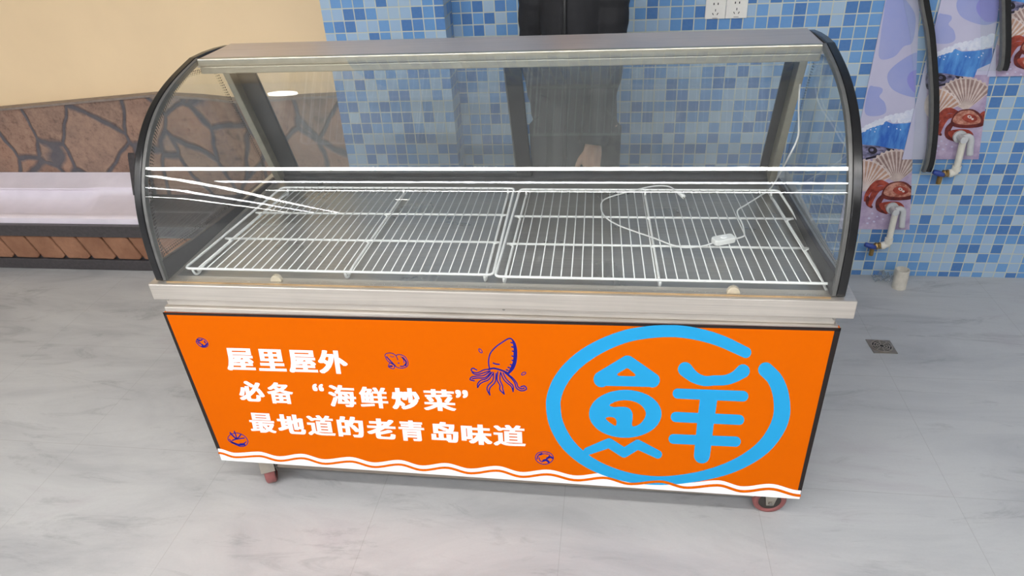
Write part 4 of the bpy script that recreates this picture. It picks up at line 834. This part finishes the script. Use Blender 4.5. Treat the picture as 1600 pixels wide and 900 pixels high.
A_RIB = art_mat('tan_shell_rib_print', (176, 136, 118), (206, 168, 146), 30)
A_SHELL2 = art_mat('grey_shell_print', (190, 172, 166), (214, 198, 190), 30)
A_RIB2 = art_mat('brown_shell_rib_print', (134, 108, 104), (168, 142, 136), 30)
A_CRAB = art_mat('red_crab_print', (120, 40, 32), (176, 78, 60), 40)
A_CRABD = art_mat('dark_crab_print', (74, 26, 26), (120, 44, 38), 40)
A_CRABL = art_mat('pale_crab_print', (150, 84, 66), (206, 150, 132), 60)
A_SAND = art_mat('lilac_sand_print', (164, 146, 178), (192, 176, 200), 24)
ART = [A_BG, A_BLOB, A_BLOB2, A_FOAM, A_WAVE, A_FISH, A_EYE, A_SHELL, A_RIB, A_SHELL2, A_RIB2, A_CRAB, A_CRABD, A_CRABL, A_SAND]
PO_Y = WALL_Y-.004
def poster(dx, dy, corners, PO_Y):
    """artwork traced on the first poster, shifted by dx, dy; cut to its sheet afterwards"""
    pts = [on(u, v, 'y', PO_Y) for u, v in corners]
    bm = B(); prism(bm, [Vector((p.x, PO_Y, p.z)) for p in pts], (0, .0036, 0), 0)
    zlo, zhi = min(p.z for p in pts), max(p.z for p in pts); xlo, xhi = min(p.x for p in pts)+.001, max(p.x for p in pts)-.001
    def to(k):
        def f(u, v):
            p = on(u+dx, v+dy, 'y', PO_Y-.0003*(k+1)); return Vector((min(max(p.x, xlo), xhi), p.y, min(max(p.z, zlo+.001), zhi-.001)))
        return f
    c6 = lambda P: [(1340+a/5.29, b/5.29) for a, b in P]
    c5 = lambda P: [(1340+a/3.915, 170+b/3.915) for a, b in P]
    put = lambda mi, polys, k: lay(bm, polys, to(k), mi)
    sm = lambda P, n=5: [(p.x, p.y) for p in catmull([(a, b, 0) for a, b in P], n, True)]
    put(1, [sm(c6([(215, 130), (190, 300), (180, 480), (300, 470), (380, 385), (455, 345), (480, 150), (430, 40), (330, -60), (240, 0)]))], 1)
    put(1, [sm(c6([(245, 645), (275, 570), (390, 480), (500, 430), (620, 440), (700, 560), (650, 720), (520, 800), (400, 790), (285, 735)]))], 1)
    put(2, [sm(c6([(410, 650), (450, 590), (560, 570), (640, 640), (610, 750), (500, 780), (430, 720)]))], 2)
    put(1, [sm(c6([(92, 728), (140, 715), (200, 728), (205, 760), (180, 800), (225, 850), (232, 930), (150, 960), (60, 930)]))], 1)
    # wave
    put(4, [[(p[0], p[1]) for p in c5([(0, 140), (40, 128), (100, 108), (165, 72), (215, 92), (300, 88), (400, 70), (400, 160), (310, 200), (290, 250), (180, 240), (0, 235)])]], 2)
    ff = [(38, 128, 16), (58, 112, 18), (78, 104, 17), (100, 96, 19), (122, 88, 19), (145, 84, 18), (160, 70, 15), (180, 58, 18), (205, 52, 20), (222, 72, 18), (240, 48, 24), (262, 74, 18), (270, 44, 24), (295, 66, 24), (310, 30, 26), (335, 58, 28), (350, 20, 28), (375, 40, 32), (400, 10, 34), (140, 72, 14), (115, 80, 14), (20, 134, 16)]
    for i, (a, b, r) in enumerate(ff): put(3, [c5(ell2d(a, b, r, r*.85, 0, 18))], 3+i*.06)
    for a, b in ((80, 128), (112, 122), (105, 140), (190, 110), (240, 122), (262, 128), (335, 118), (318, 128), (345, 102)): put(3, [c5(ell2d(a, b, 4, 4, 0, 10))], 3)
    # fish
    put(14, [c5([(0, 235), (420, 235), (420, 760), (0, 760)])], 1.5)
    put(5, [sm(c5([(0, 225), (60, 222), (140, 230), (215, 250), (200, 275), (120, 290), (60, 310), (0, 320)]))], 3)
    put(6, [c5(ell2d(92, 254, 28, 22, .2))], 4); put(5, [c5(ell2d(86, 252, 12, 10))], 5)
    put(6, [c5([(50, 300), (130, 282), (205, 262), (210, 270), (130, 294), (52, 312)])], 4.3)
    put(6, [c5([(170, 240), (222, 246), (224, 258), (186, 256)])], 4.2)
    # scallops
    def fan(cx, cy, R, a0, a1, m0, m1, k, n):
        arc = [(cx+R*(1+.025*math.cos(n*2*math.pi*t))*math.cos(a0+(a1-a0)*t), cy+R*(1+.025*math.cos(n*2*math.pi*t))*math.sin(a0+(a1-a0)*t)) for t in [i/(n*6) for i in range(n*6+1)]]
        put(m0, [c5([(cx, cy)]+arc)], k)
        for i in range(n):
            a = a0+(a1-a0)*(i+.5)/n; w = .30*(a1-a0)/n
            put(m1, [c5([(cx+R*.18*math.cos(a), cy+R*.18*math.sin(a)), (cx+R*.95*math.cos(a-w), cy+R*.95*math.sin(a-w)), (cx+R*.95*math.cos(a+w), cy+R*.95*math.sin(a+w))])], k+.4)
    fan(240, 455, 205, math.radians(208), math.radians(322), 9, 10, 5.2, 13)
    fan(38, 500, 190, math.radians(262), math.radians(334), 7, 8, 6, 8)
    put(7, [c5(ell2d(45, 420, 60, 85, .1))], 5.9)
    # crab
    def leg(P, w, m=11, k=8): put(m, strip2d(c5(P), w, n=4), k)
    leg([(190, 468), (140, 452), (100, 470), (60, 520), (45, 560)], [6, 9, 9, 7, 4], 11, 8); leg([(180, 485), (130, 490), (95, 530), (75, 590)], [5, 8, 9, 5], 11, 8.2)
    leg([(60, 545), (65, 580), (85, 600)], [6, 7, 4], 12, 8.1); leg([(150, 540), (130, 570), (130, 610), (175, 635)], [7, 9, 8, 5], 12, 8.3)
    leg([(320, 510), (350, 480), (385, 475), (392, 500), (345, 520)], [8, 11, 9, 6, 4], 11, 8.4)
    put(12, [sm(c5([(145, 530), (185, 460), (280, 445), (340, 490), (345, 545), (260, 560), (180, 555)]))], 8.6)
    put(13, [sm(c5([(160, 520), (195, 465), (270, 452), (325, 495), (320, 530), (230, 540)]))], 9)
    put(11, [sm(c5([(215, 500), (245, 475), (290, 480), (310, 510), (260, 528)]))], 9.4)
    put(7, [c5(ell2d(262, 492, 14, 9, .4)), c5(ell2d(280, 505, 8, 6))], 9.7); put(12, [c5(ell2d(262, 492, 5, 4))], 9.9)
    put(11, [sm(c5([(130, 590), (170, 570), (250, 570), (285, 600), (260, 625), (180, 640)]))], 9); put(13, [sm(c5([(165, 590), (200, 580), (245, 590), (230, 615), (180, 620)]))], 9.5)
    # sand drops
    for a, b, r in ((90, 640, 7), (70, 670, 9), (120, 660, 6), (100, 690, 8), (155, 675, 7), (60, 700, 8)): put(0, [c5(ell2d(a, b, r, r*.7, 0, 12))], 3)
    return bm
def clip_bm(bm, planes):
    for co, no in planes:
        g = bm.verts[:]+bm.edges[:]+bm.faces[:]
        bmesh.ops.bisect_plane(bm, geom=g, plane_co=co, plane_no=no, clear_outer=True)
SHEETS = (
  (0, 0, 2.268, (1437, 0), (1421, 359), 'seafood poster nearest the cabinet, lowest of the row on the blue tiles'),
  (108, -113, 2.468, (1562, 0), (1529, 249), 'middle seafood poster with blue wave, shells and crab on the blue tiles'),
  (216, -226, 2.708, (1690, 0), (1650, 118), 'highest seafood poster, cut by the right edge of the photo'))
for k, (dx, dy, xl, ptop, pbot, lab) in enumerate(SHEETS):
    PY_ = WALL_Y-.004-.0045*k
    tr_, br = on(*ptop, 'y', PY_), on(*pbot, 'y', PY_); zb, zt = br.z, 1.62
    xt = br.x+(tr_.x-br.x)*(zt-zb)/(tr_.z-zb)
    art = poster(dx, dy, ((1300, -400), (1700, -400), (1700, 800), (1300, 800)), PY_)
    bmesh.ops.delete(art, geom=[f for f in art.faces if max(v.co.y for v in f.verts) > PY_-.0001], context='FACES')
    nr = Vector((zt-zb, 0, br.x-xt)).normalized()
    clip_bm(art, ((Vector((xl+.0005, 0, 0)), Vector((-1, 0, 0))), (br-nr*.0005, nr), (Vector((0, 0, zb+.0005)), Vector((0, 0, -1))), (Vector((0, 0, zt-.001)), Vector((0, 0, 1)))))
    prism(art, [Vector((xl, PY_, zb)), Vector((br.x, PY_, zb)), Vector((xt, PY_, zt)), Vector((xl, PY_, zt))], (0, .0038+.0002*0, 0), 0)
    o = obj('seafood_poster', art, ART, None, origin=((xl+br.x)/2, PY_, zb)); tag(o, lab, 'poster', 'seafood posters on the tile wall')

# ------------------------------------------------------------------ curved glass end pieces leaning by the posters
def glass_end(pts, lab, wpx):
    P = [on(u, v, 'y', WALL_Y-.040) for u, v in pts]; P = [Vector(p) for p in catmull(P, 5)]
    t = empty('curved_glass_end', lab, 'glass panel', P[-1], 'curved glass end pieces by the posters')
    bm = B(); rings = []
    for i, p in enumerate(P):
        tg = P[min(i+1, len(P)-1)]-P[max(i-1, 0)]; tg.normalize(); s = Vector((tg.z, 0, -tg.x))
        if s.x > 0: s = -s
        rings.append([p-s*.004+Vector((0, -.012, 0)), p+s*.018+Vector((0, -.012, 0)), p+s*.018+Vector((0, .014, 0)), p-s*.004+Vector((0, .014, 0))])
    loft(bm, rings); obj('black_edge', bm, M_BLACK_TRIM, t, bevel=.003)
    bm = B(); rings = []
    for r in rings_shift(P, .0182, .030): rings.append(r)
    loft(bm, rings); obj('grey_gasket', bm, M_GREY_TRIM, t)
    bm = B(); loft(bm, rings_shift(P, .0302, wpx, .003)); obj('glass_pane', bm, M_SIDEGLASS, t)
def rings_shift(P, a, b, h=.011):
    out = []
    for p in P: out.append([p+Vector((-b, -h, 0)), p+Vector((-a, -h, 0)), p+Vector((-a, h, 0)), p+Vector((-b, h, 0))])
    return out
glass_end([(1446, -40), (1449, 0), (1458, 50), (1463, 110), (1465, 160), (1463, 210), (1458, 250), (1452, 268)], 'longer curved glass end with black edge between the first two seafood posters', .085)
glass_end([(1575, -60), (1576, -20), (1577, 30), (1577, 70), (1575, 98), (1571, 110)], 'shorter curved glass end with black edge at the highest seafood poster', .10)

# ------------------------------------------------------------------ water taps
M_PVC = plain('white_pvc_pipe', srgb(224, 220, 208), .4, vary=.06)
M_PVCG = plain('pale_grey_pipe', srgb(198, 200, 202), .4, vary=.05)
M_BRASS = plain('tarnished_brass', srgb(150, 122, 74), .4, .7, vary=.15)
M_BLUE = plain('blue_valve_handle', srgb(48, 72, 150), .4)
def tap(dx, dy, lab):
    Y = WALL_Y-.046; YB = WALL_Y-.0078-(.0045 if dx else 0)
    q = lambda u, v, y=Y: on(u+dx, v+dy, 'y', y)
    t = empty('pipe_tap', lab, 'tap', on(1385+dx, 384+dy, 'y', WALL_Y-.001), 'valved pipe taps under the posters')
    e = [q(1372, 384), q(1380, 383.5), q(1386, 382), q(1388.5, 377), q(1391, 366), q(1396, 345), q(1399, 333)]
    bm = B(); tube(bm, catmull(e, 4), .0135, 14); obj('pipe', bm, M_PVC, t, True)
    bm = B(); cyl(bm, q(1376, 384), q(1382, 383.2), .0175, 16); cyl(bm, q(1387.4, 380), q(1389.4, 372), .0172, 16); obj('elbow_collar', bm, M_PVC, t)
    a = q(1398, 330); bm = B(); cyl(bm, Vector((a.x, Y-.018, a.z)), Vector((a.x, YB, a.z)), .0145, 16); cyl(bm, Vector((a.x, YB-.010, a.z)), Vector((a.x, YB-.0001, a.z)), .026, 20); obj('wall_flange', bm, M_PVCG, t)
    bm = B(); tube(bm, catmull([q(1400, 328), q(1406, 326), q(1411, 330), q(1410, 342), q(1409, 355)], 4), .0125, 12); obj('outlet_pipe', bm, M_PVCG, t, True)
    bm = B(); cyl(bm, q(1362, 385), q(1372, 384), .0115, 12); cyl(bm, q(1367, 384.5), q(1370, 384.2), .016, 6); cyl(bm, q(1372, 384), q(1375, 383.8), .0155, 12); b = q(1363, 388); cyl(bm, Vector((b.x, Y, b.z+.01)), Vector((b.x, Y, b.z-.035)), .010, 12); obj('valve_body', bm, M_BRASS, t)
    bm = B(); c0, c1 = q(1350, 379), q(1366, 384); tube(bm, [c0, (c0+c1)/2, c1], [.010, .0125, .009], 10); bmesh.ops.translate(bm, verts=bm.verts, vec=(0, -.018, 0)); obj('valve_handle', bm, M_BLUE, t, True)
tap(0, 0, 'lower valved pipe tap on the tiles beside the cabinet, under the nearest poster')
tap(106, -113, 'upper valved pipe tap on the tiles, under the middle poster')

# ------------------------------------------------------------------ on the floor
base = on(1404, 449, 'z', 0); top = on(1411, 421, 'y', base.y+.02)
ax = (top-base)
bm = B(); seg = 24
def rg(c, r): return [(c.x+r*math.cos(a), c.y+r*math.sin(a), c.z) for a in [2*math.pi*i/seg for i in range(seg)]]
loft(bm, [rg(base, .030), rg(base+ax, .030), rg(base+ax, .025), rg(base+ax*.25, .025)])
tag(obj('pipe_stub', bm, plain('dusty_white_pvc', srgb(206, 200, 188), .6, vary=.12), None, True, origin=tuple(base)), 'dusty white pipe stub rising from the floor by the tiled wall', 'pipe').data.set_sharp_from_angle(angle=.7)
# crumpled clear film
M_FILM = glass('clear_plastic_film', (.93, .95, .96, 1), .10, (.8, .82, .84, 1))
c = on(1377, 437, 'z', .0); bm = B(); rnd = random.Random(7); G = 9
V = [[bm.verts.new((c.x+(i-4)*.0095+rnd.uniform(-.004, .004), c.y+(j-4)*.008+rnd.uniform(-.003, .003), .002+abs(rnd.gauss(0, .014)))) for j in range(G)] for i in range(G)]
for i in range(G-1):
    for j in range(G-1): bm.faces.new((V[i][j], V[i+1][j], V[i+1][j+1], V[i][j+1]))
o = obj('plastic_scrap', bm, M_FILM, None, True, origin=(c.x, c.y, 0)); tag(o, 'crumpled clear plastic scrap on the floor against the tiled wall', 'plastic film')
m = o.modifiers.new('thick', 'SOLIDIFY'); m.thickness = .0006
# floor drain
M_DRAIN = plain('dull_steel_drain', srgb(150, 142, 132), .4, .6, vary=.1)
cs = [on(u, v, 'z', 0) for u, v in ((1352, 531), (1390, 532.5), (1403, 553), (1365, 552))]
dc = sum(cs, Vector())/4
t = empty('floor_drain', 'square steel floor drain with round grate right of the cabinet', 'drain', dc)
bm = B(); prism(bm, [Vector((p.x, p.y, .0005)) for p in cs], (0, 0, .003)); obj('frame', bm, M_DRAIN, t, bevel=.001)
bm = B()
def disc(bm, r0, r1, z0, z1, n=36):
    rr = []
    for k in range(n+1):
        a = 2*math.pi*k/n; rr.append([(dc.x+r*math.cos(a), dc.y+r*math.sin(a), z) for r, z in ((r0, z0), (r1, z0), (r1, z1), (r0, z1))])
    loft(bm, rr, True, False)
for r0, r1 in ((.036, .041), (.027, .031), (.018, .022), (.008, .012)): disc(bm, r0, r1, .0042, .0062)
for k in range(8):
    a = math.pi*k/4; u = Vector((math.cos(a), math.sin(a), 0)); w = Vector((-u.y, u.x, 0))*.002; p = Vector((dc.x, dc.y, .0041))
    prism(bm, [p+u*.008-w, p+u*.038-w, p+u*.038+w, p+u*.008+w], (0, 0, .0018))
obj('grate', bm, plain('grate_steel', srgb(170, 160, 148), .35, .6), t)
bm = B(); cyl(bm, (dc.x, dc.y, .0036), (dc.x, dc.y, .0040), .040, 32); obj('sump', bm, M_HOLE, t)
